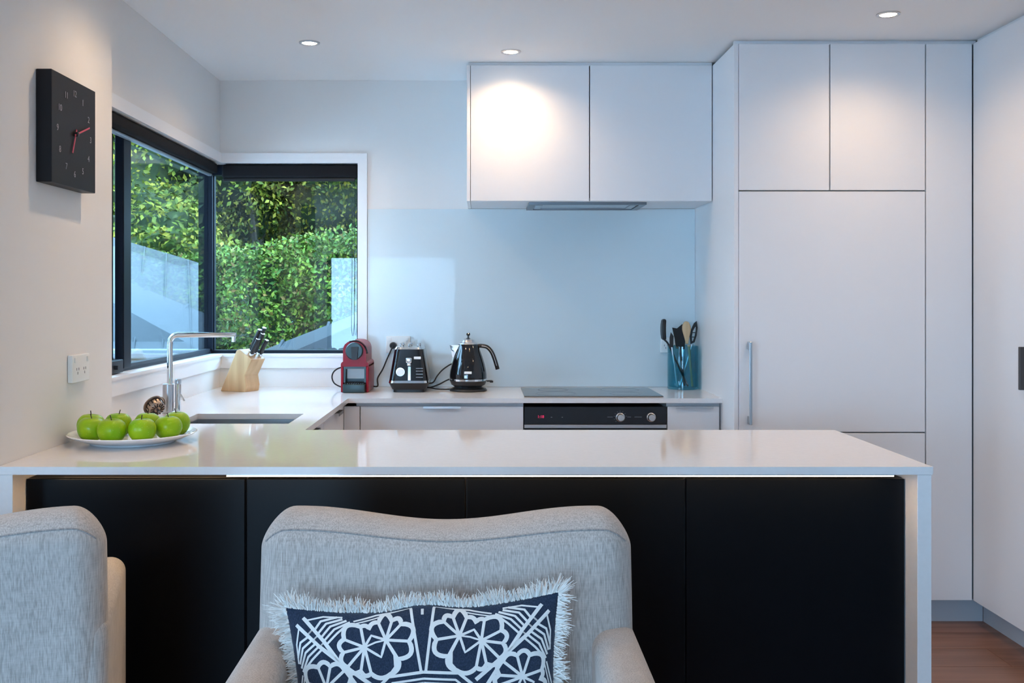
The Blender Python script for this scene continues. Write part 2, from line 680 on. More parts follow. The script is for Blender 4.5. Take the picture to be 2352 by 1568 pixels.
floor = struct('floor', B(XLIV, XRT, REAR, YW, -0.1, -0.018), 'gap_dark', 'brown timber plank floor')
PLW, PLL = 0.185, 1.85
pm = bpy.data.meshes.new('plank')
pb = B(0.001, PLL - 0.001, 0.001, PLW - 0.001, -0.0185, 0.0)
pm.from_pydata(pb.v, [], pb.f)
pm.update()
pm.materials.append(MATS['floor_wood'])
row = 0
y = REAR
while y < YW - 0.01:
    x = XLIV - PLL * ((row * 0.37) % 1.0)
    while x < XRT - 0.01:
        if x + PLL > XLIV + 0.05:
            o = bpy.data.objects.new('plank', pm)
            x0, x1 = max(x, XLIV), min(x + PLL, XRT)
            o.location = (x0, y, 0)
            o.scale = ((x1 - x0) / PLL, min(1.0, (YW - y) / PLW), 1)
            COL.objects.link(o)
            o.parent = floor
        x += PLL
    y += PLW
    row += 1

# ---- window trims
t1 = MB()
t1.box(XL, XWR + 0.045, YW - 0.012, YW, HEAD, HEAD + 0.048)
t1.box(XWR, XWR + 0.045, YW - 0.012, YW, SILL - 0.03, HEAD)
struct('trim_1', t1, 'trim_white', 'white timber architrave around the back window', cat='trim')
t2 = MB()
t2.box(XL, XL + 0.012, YN, YW - 0.012, HEAD, HEAD + 0.048)
struct('trim_2', t2, 'trim_white', 'white timber architrave along the left window head', cat='trim')
t3 = MB()
t3.box(XL - 0.055, XL + 0.015, YN, YW + 0.055, SILL, SILL + 0.012)
t3.box(XL - 0.055, XWR, YW - 0.015, YW + 0.055, SILL, SILL + 0.0121)
t3.box(XL, XL + 0.010, YN, YW - 0.01, SILL - 0.055, SILL)
t3.box(XL, XWR, YW - 0.010, YW, SILL - 0.055, SILL)
struct('trim_3', t3, 'trim_white', 'white window sill running round the corner window', cat='trim')

# ---- corner window: frames in dark aluminium
XFo, XFi = XL - 0.115, XL - 0.055
YFi, YFo = YW + 0.055, YW + 0.115
ZB = SILL + 0.012
w1 = thing('window_1', 'dark aluminium sliding window in the left kitchen wall', 'window', (XFi, 4.1, ZB))
w1['kind'] = 'structure'
fm = MB()
fm.box(XFo, XFi, YN + 0.005, YFi - 0.004, ZB, ZB + 0.010)
fm.box(XFo, XFi, YN + 0.005, YFi - 0.004, HEAD - 0.03, HEAD)
fm.box(XFo, XFi, YN + 0.005, YN + 0.05, ZB + 0.010, HEAD - 0.03)
obj('frame', fm, 'alu_dark', w1, world=True)
obj('corner_post', MB().box(XFo - 0.004, XFi + 0.004, YFi - 0.004, YFo + 0.004, ZB, HEAD).box(XFo + 0.012, XFi + 0.008, YFi + 0.018, YFi + 0.030, ZB, HEAD), 'alu_dark', w1, world=True)
obj('sash_stile', B(XFo + 0.005, XFo + 0.030, 3.665, 3.70, ZB + 0.010, HEAD - 0.03), 'alu_dark', w1, world=True)
obj('sash_stile', B(XFo + 0.030, XFi + 0.004, 3.715, 3.795, ZB + 0.010, HEAD - 0.03, r=0.004), 'alu_dark', w1, world=True)
sr = MB()
sr.box(XFo + 0.03, XFi - 0.004, 3.795, YFi - 0.004, ZB + 0.010, ZB + 0.024)
obj('sash_rail', sr, 'alu_mid', w1, world=True)
obj('glass_pane', B(XFo + 0.040, XFo + 0.044, 3.795, YFi - 0.004, ZB + 0.024, HEAD - 0.03), 'window_glass', w1, world=True)
obj('glass_pane', B(XFo + 0.016, XFo + 0.020, YN + 0.05, 3.665, ZB + 0.010, HEAD - 0.03), 'window_glass', w1, world=True)
lt = obj('latch', MB().box(XFi + 0.002, XFi + 0.03, 3.52, 3.64, ZB + 0.003, ZB + 0.050, r=0.004).box(XFi + 0.03, XFi + 0.042, 3.55, 3.575, ZB + 0.018, ZB + 0.032), 'alu_mid', w1, world=True)

w2 = thing('window_2', 'dark framed fixed window in the back wall looking onto hedges', 'window', (-0.95, YFi, ZB))
w2['kind'] = 'structure'
fm = MB()
fm.box(XFi + 0.004, XWR - 0.002, YFi, YFo, ZB, ZB + 0.016)
fm.box(XFi + 0.004, XWR - 0.002, YFi, YFo, HEAD - 0.05, HEAD)
fm.box(XWR - 0.012, XWR - 0.002, YFi, YFo, ZB + 0.016, HEAD - 0.05)
obj('frame', fm, 'alu_dark', w2, world=True)
obj('glass_pane', B(XFi + 0.004, XWR - 0.012, YFi + 0.02, YFi + 0.024, ZB + 0.016, HEAD - 0.05), 'window_glass', w2, world=True)

# roller blinds rolled up under the window heads
b1 = thing('roller_blind', 'rolled up black blind above the left sliding window', 'blind', (XL - 0.03, 4.1, HEAD - 0.02))
obj('roll', MB().box(XL - 0.052, XL - 0.004, YN + 0.01, YW - 0.02, HEAD - 0.054, HEAD - 0.004, r=0.012), 'blind_black', b1, world=True, smooth=True)
obj('bottom_bar', B(XL - 0.050, XL - 0.030, YN + 0.02, YW - 0.03, HEAD - 0.066, HEAD - 0.0545, r=0.003), 'blind_rail', b1, world=True)
b2 = thing('roller_blind', 'rolled up black blind above the back window', 'blind', (-0.95, YW + 0.03, HEAD - 0.02))
obj('roll', MB().box(XL + 0.006, XWR - 0.004, YW + 0.004, YW + 0.052, HEAD - 0.070, HEAD - 0.004, r=0.012), 'blind_black', b2, world=True, smooth=True)
obj('bottom_bar', B(XL + 0.012, XWR - 0.016, YW + 0.010, YW + 0.024, HEAD - 0.086, HEAD - 0.0705, r=0.003), 'black_satin', b2, world=True)
cd = MB().tube(smooth_path([(XWR - 0.03, YW + 0.02, HEAD - 0.06), (XWR - 0.031, YW + 0.018, 1.5), (XWR - 0.034, YW + 0.02, 1.2), (XWR - 0.022, YW + 0.02, 1.19), (XWR - 0.02, YW + 0.022, 1.5), (XWR - 0.02, YW + 0.022, HEAD - 0.06)]), 0.0012, 6)
obj('pull_cord', cd, 'alu_mid', b2, world=True)

# door opening behind the viewer and the added living glazing: frames only
gd = thing('door_1', 'dark framed glazed door opening behind the viewer', 'door', (-1.2, REAR - 0.06, 0))
gd['kind'] = 'structure'
fm = MB()
fm.box(-2.06, -2.01, REAR - 0.09, REAR - 0.03, 0.0, 1.92).box(-0.387, -0.337, REAR - 0.09, REAR - 0.03, 0.0, 1.92)
fm.box(-2.01, -0.387, REAR - 0.09, REAR - 0.03, 1.87, 1.92)
obj('frame', fm, 'alu_dark', gd, world=True)
w3 = thing('side_light_window', 'unseen glazing added along the living area for blue side light', 'window', (XLIV - 0.05, -1.7, 0))  # unseen window, added and sized for the blue light it lets in
w3['kind'] = 'structure'
fm = MB()
for yy in (-2.6, -0.86):
    fm.box(XLIV - 0.08, XLIV - 0.02, yy, yy + 0.06, 0, 2.12)
obj('frame', fm, 'alu_dark', w3, world=True)


# ------------------------------------------------------------------ tall cabinet with integrated fridge
GAP = 0.0025
tc_ = thing('tall_cabinet', 'full height white cupboard wall with built in fridge behind flush doors', 'cabinet', (1.5, YF, 0))


def panel(mb_args, name, parent, material='cabinet_white', r=0.0015):
    return obj(name, B(*mb_args, r=r, seg=1), material, parent, world=True)


panel((XF, XF + 0.018, YF + 0.0, YW - 0.001, 0.0, CEIL - 0.016), 'side_panel', tc_)
obj('carcass', B(XF + 0.018, XR + 0.04, YF + 0.024, YW - 0.001, 0.10, CEIL - 0.016), 'gap_grey', tc_, world=True)
obj('scribe', B(XF + 0.004, XR + 0.02, YF + 0.018, YF + 0.03, CEIL - 0.016, CEIL - 0.0005), 'cabinet_white', tc_, world=True)
x1, x2, x3, x4 = XF + 0.0195, 1.418, 1.811, 2.001
zt = CEIL - 0.016
zk = 0.102
panel((x1, x2 - GAP, YF, YF + 0.02, 1.781 + GAP, zt), 'door', tc_)
panel((x2 + GAP, x3 - GAP, YF, YF + 0.02, 1.781 + GAP, zt), 'door', tc_)
fd = panel((x1, x3 - GAP, YF, YF + 0.02, 0.79 + GAP, 1.781 - GAP), 'fridge_door', tc_)
panel((x1, x3 - GAP, YF, YF + 0.02, zk, 0.79 - GAP), 'freezer_door', tc_)
panel((x3 + GAP, x4, YF, YF + 0.02, zk, zt), 'filler_panel', tc_)
hm = MB()
hm.box(1.079, 1.091, YF - 0.036, YF - 0.028, 0.825, 1.163, r=0.002, seg=1)
hm.box(1.0792, 1.0908, YF - 0.029, YF - 0.0005, 0.8255, 0.858, r=0.002, seg=1)
hm.box(1.0792, 1.0908, YF - 0.029, YF - 0.0005, 1.130, 1.1625, r=0.002, seg=1)
h = obj('handle', hm, 'steel', fd, world=False)
h.location = (-tc_.location[0], -tc_.location[1], 0)
tag(h, 'slim brushed steel bar handle')
obj('kick', B(XF + 0.01, 2.071, YF + 0.052, YF + 0.066, 0, zk - 0.001), 'kick_grey', tc_, world=True)

# right hand pantry, doors facing left
pc = thing('pantry_cabinet', 'white full height pantry cupboard along the right wall', 'cabinet', (2.3, 3.3, 0))
obj('carcass', B(XR + 0.022, XRT - 0.001, 1.9, YF - 0.004, 0.10, CEIL - 0.016), 'gap_grey', pc, world=True)
obj('scribe', B(XR + 0.016, XR + 0.03, 1.9, YF - 0.004, CEIL - 0.016, CEIL - 0.0005), 'cabinet_white', pc, world=True)
dy = [1.9, 2.63, 3.36, YF + 0.0005]
for i in range(3):
    d = panel((XR, XR + 0.02, dy[i] + GAP, dy[i + 1] - GAP, zk, zt), 'door', pc)
    if i in (1, 2):
        ys = 3.710 if i == 2 else 3.2
        hm = B(XR - 0.0195, XR - 0.0003, ys, ys + 0.014, 1.0, 1.160, r=0.002, seg=1)
        h = obj('handle', hm, 'handle_dark', d)
        h.location = (-2.3, -3.3, 0)
obj('end_panel', B(XR + 0.02, XRT - 0.001, 1.88, 1.8995, 0, CEIL - 0.016), 'cabinet_white', pc, world=True)
obj('kick', B(2.072, 2.086, 1.9, YF + 0.05, 0, zk - 0.001), 'kick_grey', pc, world=True)

# ------------------------------------------------------------------ overhead cupboard with range hood
oc = thing('overhead_cupboard', 'white two door wall cupboard above the cooktop', 'cabinet', (0.47, YW, 1.7755))
ZU = 1.7755
obj('carcass', B(-0.06, XF - 0.001, YU + 0.022, YW - 0.001, ZU + 0.017, CEIL - 0.016), 'gap_grey', oc, world=True)
panel((-0.078, -0.0625, YU, YW - 0.001, ZU, CEIL - 0.014), 'end_panel', oc)
panel((-0.0615, XF - 0.001, YU + 0.02, YW - 0.001, ZU, ZU + 0.016), 'bottom_panel', oc)
obj('scribe', B(-0.07, XF - 0.001, YU + 0.012, YU + 0.026, CEIL - 0.016, CEIL - 0.0005), 'cabinet_white', oc, world=True)
panel((-0.060, 0.473 - GAP, YU, YU + 0.0195, ZU + 0.001, CEIL - 0.015), 'door', oc)
panel((0.473 + GAP, XF - 0.004, YU, YU + 0.0195, ZU + 0.001, CEIL - 0.015), 'door', oc)

rh = thing('range_hood', 'slim stainless range hood under the wall cupboard', 'range hood', (0.47, 4.68, ZU))
hx0, hx1, hy0, hy1 = 0.203, 0.735, 4.53, 4.82
rm = MB()
rm.box(hx0, hx1, hy0, hy0 + 0.022, ZU - 0.012, ZU - 0.0005)
rm.box(hx0, hx1, hy1 - 0.022, hy1, ZU - 0.012, ZU - 0.0005)
rm.box(hx0, hx0 + 0.03, hy0 + 0.022, hy1 - 0.022, ZU - 0.012, ZU - 0.0005)
rm.box(hx1 - 0.03, hx1, hy0 + 0.022, hy1 - 0.022, ZU - 0.012, ZU - 0.0005)
obj('rim', rm, 'steel_dark', rh, world=True)
obj('filter', B(hx0 + 0.03, hx1 - 0.03, hy0 + 0.022, hy1 - 0.022, ZU - 0.006, ZU - 0.0005), 'steel', rh, world=True)
for xa in (hx0 + 0.034, hx1 - 0.066):
    obj('lamp_cover', B(xa, xa + 0.03, hy0 + 0.05, hy1 - 0.05, ZU - 0.010, ZU - 0.0062), 'black_gloss', rh, world=True)

# ------------------------------------------------------------------ glass splashback
sp = obj('glass_splashback', B(XWR + 0.047, XF - 0.001, YW - 0.0065, YW - 0.0005, ZT + 0.001, 1.774), 'splash_glass')
tag(sp, 'pale blue back painted glass splashback behind the cooktop', 'splashback')

# ------------------------------------------------------------------ worktop (one continuous U with the sink cut out)
XLEG = -0.585
SX0, SX1, SY0, SY1 = -1.067, -0.672, 3.438, 3.734
XIR = 1.1465
xs = sorted([XL + 0.0005, XN + 0.001, SX0, SX1, XLEG, XF - 0.0005, XIR])
ys = sorted([YI0, YI1, YN + 0.001, SY0, SY1, YC, YW - 0.0005])


def cell_in(cx, cy):
    if SX0 < cx < SX1 and SY0 < cy < SY1:
        return False
    if cy < YI1:
        return XN < cx < XIR
    if cx < XN and cy < YN:
        return False
    if cx < XLEG:
        return True
    return cy > YC and cx < XF


wt = thing('worktop', 'white stone worktop running round three sides of the kitchen', 'worktop', (0, 3.5, ZT - 0.02))
tm = MB()
zb, ztp = ZT - 0.02, ZT
nx, ny = len(xs) - 1, len(ys) - 1
IN = [[cell_in((xs[i] + xs[i + 1]) / 2, (ys[j] + ys[j + 1]) / 2) for j in range(ny)] for i in range(nx)]
idx = {}


def vv(i, j, k):
    if (i, j, k) not in idx:
        idx[(i, j, k)] = len(tm.v)
        tm.v.append((xs[i], ys[j], ztp if k else zb))
    return idx[(i, j, k)]


for i in range(nx):
    for j in range(ny):
        if not IN[i][j]:
            continue
        tm.f.append((vv(i, j, 1), vv(i + 1, j, 1), vv(i + 1, j + 1, 1), vv(i, j + 1, 1)))
        tm.f.append((vv(i, j, 0), vv(i, j + 1, 0), vv(i + 1, j + 1, 0), vv(i + 1, j, 0)))
        for di, dj, a, b_ in ((-1, 0, (i, j), (i, j + 1)), (1, 0, (i + 1, j), (i + 1, j + 1)), (0, -1, (i, j), (i + 1, j)), (0, 1, (i, j + 1), (i + 1, j + 1))):
            ii, jj = i + di, j + dj
            if not (0 <= ii < nx and 0 <= jj < ny and IN[ii][jj]):
                tm.f.append((vv(*a, 0), vv(*b_, 0), vv(*b_, 1), vv(*a, 1)))
obj('slab', tm, 'quartz', wt, world=True)
obj('waterfall_panel', B(1.1065, XIR - 0.004, YI0 + 0.001, YI1 - 0.001, 0.0, zb - 0.0005, r=0.001, seg=1), 'quartz', wt, world=True)
obj('waterfall_panel', B(XN + 0.001, -1.204, YI0 + 0.001, YN - 0.1, 0.0, zb - 0.0005, r=0.001, seg=1), 'quartz', wt, world=True)

# island cupboards with black back panels
isl = thing('island_cabinet', 'kitchen island base with four matt black panels', 'cabinet', (0, 2.9, 0))
XI0, XI1 = -1.203, 1.1055
YP = 2.628
obj('carcass', MB().box(XI0 + 0.001, XI1 - 0.001, YP + 0.021, YI1 - 0.03, 0.0, zb - 0.024), 'gap_dark', isl, world=True)
pw = (XI1 - XI0) / 4
for i in range(4):
    panel((XI0 + i * pw + 0.0025, XI0 + (i + 1) * pw - 0.0025, YP, YP + 0.02, 0.0, 0.866), 'back_panel', isl, 'panel_black', r=0.0015)
panel((XLEG + 0.002, XI1 - 0.001, YI1 - 0.0295, YI1 - 0.012, 0.1, zb - 0.024), 'front_panel', isl)
ls = thing('led_strip', 'warm glowing light strip tucked under the island worktop edge', 'light strip', (0, YP - 0.01, zb))
obj('channel', B(-0.66, 1.05, YI0 + 0.008, YI0 + 0.025, zb - 0.0035, zb - 0.0008), 'steel', ls, world=True)
obj('diffuser', B(-0.66, 1.05, YI0 + 0.010, YI0 + 0.023, zb - 0.0065, zb - 0.0036), 'led_strip', ls, world=True)
obj('diffuser', B(-1.13, -0.662, YI0 + 0.0485, YI0 + 0.0555, zb - 0.006, zb - 0.0008), 'led_strip', ls, world=True)


# base cupboards on the back run and the left leg
bc = thing('base_cupboard', 'white base drawer unit between the corner and the oven', 'cabinet', (-0.2, YC, 0))
YD = YC + 0.022
xo0, xo1 = (1204 - VX) / 534, (1533.5 - VX) / 534
xdl = (826 - VX) / 534
obj('carcass', B(XLEG + 0.03, xo0 - 0.002, YD + 0.021, YW - 0.001, 0.1, zb - 0.0008), 'carcass', bc, world=True)
panel((XLEG - 0.0215, xdl - GAP, YD, YD + 0.02, 0.1, 0.873), 'corner_post', bc)
for za, zb_ in ((0.60, 0.873), (0.35, 0.597), (0.1, 0.347)):
    d = panel((xdl + GAP * 0.5, xo0 - 0.003, YD, YD + 0.02, za, zb_), 'drawer', bc)
    xa, xb_ = (972 - VX) / 534, (1058 - VX) / 534
    h = obj('tab_pull', MB().box(xa, xb_, YD - 0.016, YD + 0.002, zb_ + 0.0002, zb_ + 0.0018).box(xa, xb_, YD - 0.016, YD - 0.014, zb_ - 0.008, zb_ + 0.0002), 'steel', d)
    h.location = (0.2, -YC, 0)
obj('kick', B(XLEG + 0.03, xo0 - 0.002, YD + 0.05, YD + 0.064, 0, 0.0995), 'kick_grey', bc, world=True)

bn = thing('base_cupboard', 'narrow white base drawer unit right of the oven', 'cabinet', (0.9, YC, 0))
obj('carcass', B(xo1 + 0.002, XF - 0.002, YD + 0.021, YW - 0.001, 0.1, zb - 0.0008), 'carcass', bn, world=True)
for za, zb_ in ((0.60, 0.873), (0.1, 0.597)):
    d = panel((xo1 + 0.003, XF - 0.009, YD, YD + 0.02, za, zb_), 'drawer', bn)
    xa, xb_ = (1553 - VX) / 534, (1640 - VX) / 534
    h = obj('tab_pull', MB().box(xa, xb_, YD - 0.016, YD + 0.002, zb_ + 0.0002, zb_ + 0.0018).box(xa, xb_, YD - 0.016, YD - 0.014, zb_ - 0.008, zb_ + 0.0002), 'steel', d)
    h.location = (-0.9, -YC, 0)
obj('kick', B(xo1 + 0.002, XF - 0.002, YD + 0.05, YD + 0.064, 0, 0.0995), 'kick_grey', bn, world=True)

bs = thing('sink_cupboard', 'white base unit along the left wall under the sink', 'cabinet', (-0.9, 3.8, 0))
XD = XLEG - 0.022
cm = MB()
cm.box(XL + 0.001, XD - 0.021, YI1 + 0.08, SY0 - 0.012, 0.1, zb - 0.0008)
cm.box(XL + 0.001, XD - 0.021, SY1 + 0.012, YC + 0.56, 0.1, zb - 0.0008)
cm.box(XL + 0.001, XD - 0.021, SY0 - 0.012, SY1 + 0.012, 0.1, 0.62)
cm.box(XD - 0.030, XD - 0.021, SY0 - 0.012, SY1 + 0.012, 0.62, zb - 0.0008)
obj('carcass', cm, 'carcass', bs, world=True)
for ya, yb_, hy in ((YI1 + 0.08, 3.78, 3.48), (3.783, YD - 0.001, 4.06)):
    d = panel((XD - 0.02, XD, ya, yb_, 0.1, 0.873), 'door', bs)
    h = obj('tab_pull', MB().box(XD - 0.002, XD + 0.020, hy, hy + 0.12, 0.8732, 0.8752).box(XD + 0.018, XD + 0.020, hy, hy + 0.12, 0.862, 0.8732), 'steel_dark', d)
    h.location = (0.9, -3.8, 0)
obj('kick', B(XD - 0.064, XD - 0.05, YI1 + 0.08, YD, 0, 0.0995), 'kick_grey', bs, world=True)

# sink
sk = thing('kitchen_sink', 'stainless steel undermount sink bowl beside the tap', 'sink', ((SX0 + SX1) / 2, (SY0 + SY1) / 2, 0.70))
zs0, zs1 = 0.70, zb - 0.0008
sm = MB()
sm.box(SX0 - 0.008, SX0 - 0.002, SY0 - 0.008, SY1 + 0.008, zs0, zs1)
sm.box(SX1 + 0.002, SX1 + 0.008, SY0 - 0.008, SY1 + 0.008, zs0, zs1)
sm.box(SX0 - 0.002, SX1 + 0.002, SY0 - 0.008, SY0 - 0.002, zs0, zs1)
sm.box(SX0 - 0.002, SX1 + 0.002, SY1 + 0.002, SY1 + 0.008, zs0, zs1)
sm.box(SX0 - 0.002, SX1 + 0.002, SY0 - 0.002, SY1 + 0.002, zs0, zs0 + 0.006)
obj('bowl', sm, 'steel', sk, world=True)
obj('drain', MB().lathe([(0.045, 0), (0.045, 0.003), (0.03, 0.002), (0.0, 0.001)], 24, (sk.location[0], sk.location[1], zs0 + 0.0062)), 'steel_dark', sk, world=True)

# oven and cooktop
ov = thing('oven', 'built in black oven with red clock and two metal knobs', 'oven', ((xo0 + xo1) / 2, YD, 0))
obj('body', B(xo0 + 0.004, xo1 - 0.004, YD + 0.022, YW - 0.06, 0.26, 0.868), 'black_satin', ov, world=True)
cp = obj('control_panel', B(xo0 + 0.001, xo1 - 0.001, YD - 0.004, YD + 0.021, 0.795, 0.872, r=0.002, seg=1), 'oven_black', ov, world=True)
obj('trim_strip', B(xo0 + 0.001, xo1 - 0.001, YD - 0.006, YD + 0.021, 0.780, 0.7945, r=0.001, seg=1), 'steel', ov, world=True)
od = obj('oven_door', B(xo0 + 0.001, xo1 - 0.001, YD - 0.004, YD + 0.021, 0.262, 0.7795, r=0.002, seg=1), 'oven_black', ov, world=True)
hb = MB().tube([(xo0 + 0.05, YD - 0.045, 0.725), (xo1 - 0.05, YD - 0.045, 0.725)], 0.009, 12)
for xx in (xo0 + 0.08, xo1 - 0.08):
    hb.tube([(xx, YD - 0.045, 0.725), (xx, YD - 0.003, 0.725)], 0.006, 8)
h = obj('door_handle', hb, 'steel', od, smooth=True)
h.location = (-ov.location[0], -ov.location[1], 0)
for px in (1427, 1498.5):
    kx = (px - VX) / 536
    kz = CAMZ - (960 - VY) / 536
    km = MB().lathe([(0.0195, 0.0), (0.0195, -0.006), (0.0165, -0.008), (0.0150, -0.026), (0.0135, -0.028), (0.0, -0.028)], 24, (kx, YD - 0.0042, kz), 'y')
    km.box(kx - 0.0022, kx + 0.0022, YD - 0.034, YD - 0.03, kz - 0.013, kz + 0.013)
    obj('knob', km, 'chrome_satin', ov, world=True, smooth=True)
lx, ly, lz = ov.location
rot = (PI / 2, 0, 0)
text('clock_digits', '1:18', 0.017, 'red_led', ov, ((1243 - VX) / 536 - lx, YD - 0.0046 - ly, CAMZ - (959 - VY) / 536), rot)
lg = MB()
kz = CAMZ - (960 - VY) / 536
for (a, b_) in ((1397, 1410), (1443, 1452), (1460, 1477)):
    lg.box((a - VX) / 536, (b_ - VX) / 536, YD - 0.0047, YD - 0.0043, kz + 0.0002, kz + 0.0018)
for k in range(9):
    a = PI * (0.1 + 0.8 * k / 8) * 1.5 - 0.3
    for px in (1427,):
        cxk = (px - VX) / 536 + 0.026 * math.cos(a)
        czk = kz + 0.026 * math.sin(a)
        lg.box(cxk - 0.002, cxk + 0.002, YD - 0.0047, YD - 0.0043, czk - 0.0007, czk + 0.0007)
for px in (1268, 1293):
    lg.box((px - VX) / 536 - 0.003, (px - VX) / 536 + 0.003, YD - 0.0047, YD - 0.0043, kz - 0.001, kz + 0.001)
lgo = obj('legend', lg, 'oven_legend', ov, world=True)
lgo['kind'] = 'stuff'

ct = thing('cooktop', 'black glass cooktop set into the worktop above the oven', 'cooktop', (0.48, 4.54, ZT))
cx0, cx1, cy0, cy1 = 0.174, 0.780, 4.352, 4.76
obj('glass', B(cx0, cx1, cy0, cy1, ZT + 0.0003, ZT + 0.006, r=0.0015, seg=1), 'hob_glass', ct, world=True)
for (xx, yy, rr) in ((0.32, 4.46, 0.09), (0.32, 4.65, 0.07), (0.63, 4.46, 0.07), (0.63, 4.65, 0.09)):
    obj('zone_marking', MB().lathe([(rr, 0), (rr, 0.0003), (rr - 0.003, 0.0003), (rr - 0.003, 0.0)], 40, (xx, yy, ZT + 0.0061), caps=False), 'oven_legend', ct, world=True)


# ------------------------------------------------------------------ downlights
def downlight(x, y, label, power, spot=150):
    t_ = thing('downlight', label, 'downlight', (x, y, CEIL), 0, 'recessed ceiling downlights')
    obj('trim_ring', MB().lathe([(0.043, -0.0005), (0.043, -0.004), (0.034, -0.006), (0.030, -0.0012)], 32, caps=False), 'chrome_satin', t_, smooth=True)
    obj('lens', MB().lathe([(0.030, -0.0012), (0.029, -0.0036), (0.0, -0.0042)], 32), 'lamp_lens', t_, smooth=True)
    d = bpy.data.lights.new('downlight_lamp', 'SPOT')
    d.energy = power
    d.color = WARM
    d.spot_size = math.radians(spot)
    d.spot_blend = 1.0
    d.shadow_soft_size = 0.028
    o = bpy.data.objects.new('downlight_lamp', d)
    COL.objects.link(o)
    o.parent = t_
    o.location = (0, 0, -0.012)
    return t_


downlight(-0.724, 4.15, 'small round ceiling downlight above the sink corner, leftmost in view', DOWNLIGHT_W * 1.3)
downlight(0.115, 4.30, 'round ceiling downlight right in front of the overhead cupboard', DOWNLIGHT_W * 1.1)
downlight(1.507, 3.734, 'round ceiling downlight in front of the tall fridge cupboard', DOWNLIGHT_W * 1.0)
for i, (xx, yy) in enumerate([(-0.86, 3.12), (0.35, 2.95), (1.50, 2.75)]):
    downlight(xx, yy, ['ceiling downlight above the plate of apples', 'ceiling downlight above the middle of the island', 'ceiling downlight above the walkway right of the island'][i], DOWNLIGHT_W * (1.05, 1.0, 1.15)[i])

downlight(-0.15, 1.45, 'ceiling downlight above the armchair with the cushion', DOWNLIGHT_W * 1.2)
downlight(-1.5, 1.6, 'ceiling downlight above the left armchair', DOWNLIGHT_W * 1.0)

# ------------------------------------------------------------------ wall clock
ck = thing('wall_clock', 'square black wall clock with red hands on the side wall', 'clock', (XN, 2.937, 1.821))
CH = 0.157
XCF = 0.044
obj('case', B(0.0006, XCF, -CH, CH, -CH, CH, r=0.002, seg=1), 'clock_black', ck)
rt = (PI / 2, 0, PI / 2)
for k in range(12):
    a = PI / 2 - 2 * PI * (k + 1) / 12
    o = text('numeral', str(k + 1), 0.026, 'clock_mark', ck, (XCF + 0.0006, 0.118 * math.cos(a), 0.118 * math.sin(a)), rt, 0.0003)
for nm, a, L, w in (('minute_hand', math.radians(20), 0.100, 0.0045), ('hour_hand', math.radians(248), 0.062, 0.0055)):
    hm = B(0, 0.0016, -0.015, L, -w / 2, w / 2)
    o = obj(nm, hm, 'clock_red', ck)
    o.location = (XCF + (0.006 if nm[0] == 'm' else 0.003), 0, 0)
    o.rotation_euler = (a, 0, 0)
obj('hub', MB().lathe([(0.007, 0), (0.007, 0.011), (0.004, 0.0125), (0, 0.0125)], 20, (XCF, 0, 0), 'x'), 'black_satin', ck, smooth=True)


# ------------------------------------------------------------------ power outlets
def outlet(name, label, loc, rz, w=0.116, hgt=0.074, d=0.011):
    """faces -Y before rotation"""
    t_ = thing(name, label, 'power outlet', loc, rz)
    obj('plate', B(-w / 2, w / 2, -d, -0.0006, -hgt / 2, hgt / 2, r=0.003), 'plastic_white', t_, smooth=True)
    for s in (-1, 1):
        obj('rocker_switch', B(s * w * 0.36 - 0.006, s * w * 0.36 + 0.006, -d - 0.0035, -d - 0.0001, hgt * 0.22, hgt * 0.40, r=0.001, seg=1), 'plastic_white', t_)
        pm_ = MB()
        cx = s * w * 0.20
        pm_.box(cx - 0.0085, cx - 0.0065, -d - 0.0006, -d + 0.0004, -0.006, 0.002)
        pm_.box(cx + 0.0065, cx + 0.0085, -d - 0.0006, -d + 0.0004, -0.006, 0.002)
        pm_.box(cx - 0.001, cx + 0.001, -d - 0.0006, -d + 0.0004, -0.018, -0.010)
        obj('socket', pm_, 'gasket', t_)
    return t_


outlet('power_outlet', 'white wall socket on the side wall under the clock', (XN, 3.055, 1.128), PI / 2, 0.13, 0.084, 0.016)
outlet('power_outlet', 'white double socket on the splashback behind the toaster', ((915 - VX) / 473, YW - 0.0068, 1.34 - (791 - VY) / 473), 0, 0.118, 0.082)
outlet('power_outlet', 'white socket on the splashback behind the utensil jar', ((1537 - VX) / 473, YW - 0.0068, 1.34 - (792 - VY) / 473), 0, 0.085, 0.074)

# ------------------------------------------------------------------ tap
tp_ = thing('kitchen_tap', 'tall slim chrome mixer tap with long straight spout', 'tap', (-1.186, 3.76, ZT))
S_ = F / 3.76
obj('body', MB().lathe([(0.024, 0.0002), (0.024, 0.004), (0.0205, 0.006), (0.0205, 0.108), (0.019, 0.110), (0, 0.110)], 28), 'chrome_satin', tp_, smooth=True)
rz_ = 0.293
pth = [(0.006, 0, 0.105), (0.006, 0, rz_ - 0.03)] + [(0.006 + 0.03 * (1 - math.cos(a)), 0, rz_ - 0.03 + 0.03 * math.sin(a)) for a in [PI / 12 * k for k in range(1, 7)]] + [(0.255, 0, rz_)]
obj('spout', MB().tube(pth, [0.0105] * (len(pth) - 1) + [0.0085], 14), 'chrome', tp_, smooth=True)
obj('aerator', MB().lathe([(0.0075, -0.018), (0.0075, 0.002)], 14, (0.245, 0, rz_ - 0.008)), 'chrome', tp_, smooth=True)
lv = obj('lever', MB().lathe([(0.011, 0.0), (0.011, 0.108), (0.0095, 0.110), (0, 0.110)], 20, (0.036, 0.002, 0.0002)), 'chrome', tp_, smooth=True)
obj('lever_cap', MB().lathe([(0.0118, 0), (0.0118, 0.014), (0.010, 0.017), (0, 0.0172)], 20, (0.036, 0.002, 0.1105)), 'steel', tp_, smooth=True)
obj('lever_pin', MB().tube([(0.046, 0.0, 0.07), (0.062, -0.004, 0.045)], 0.003, 8), 'chrome', lv)

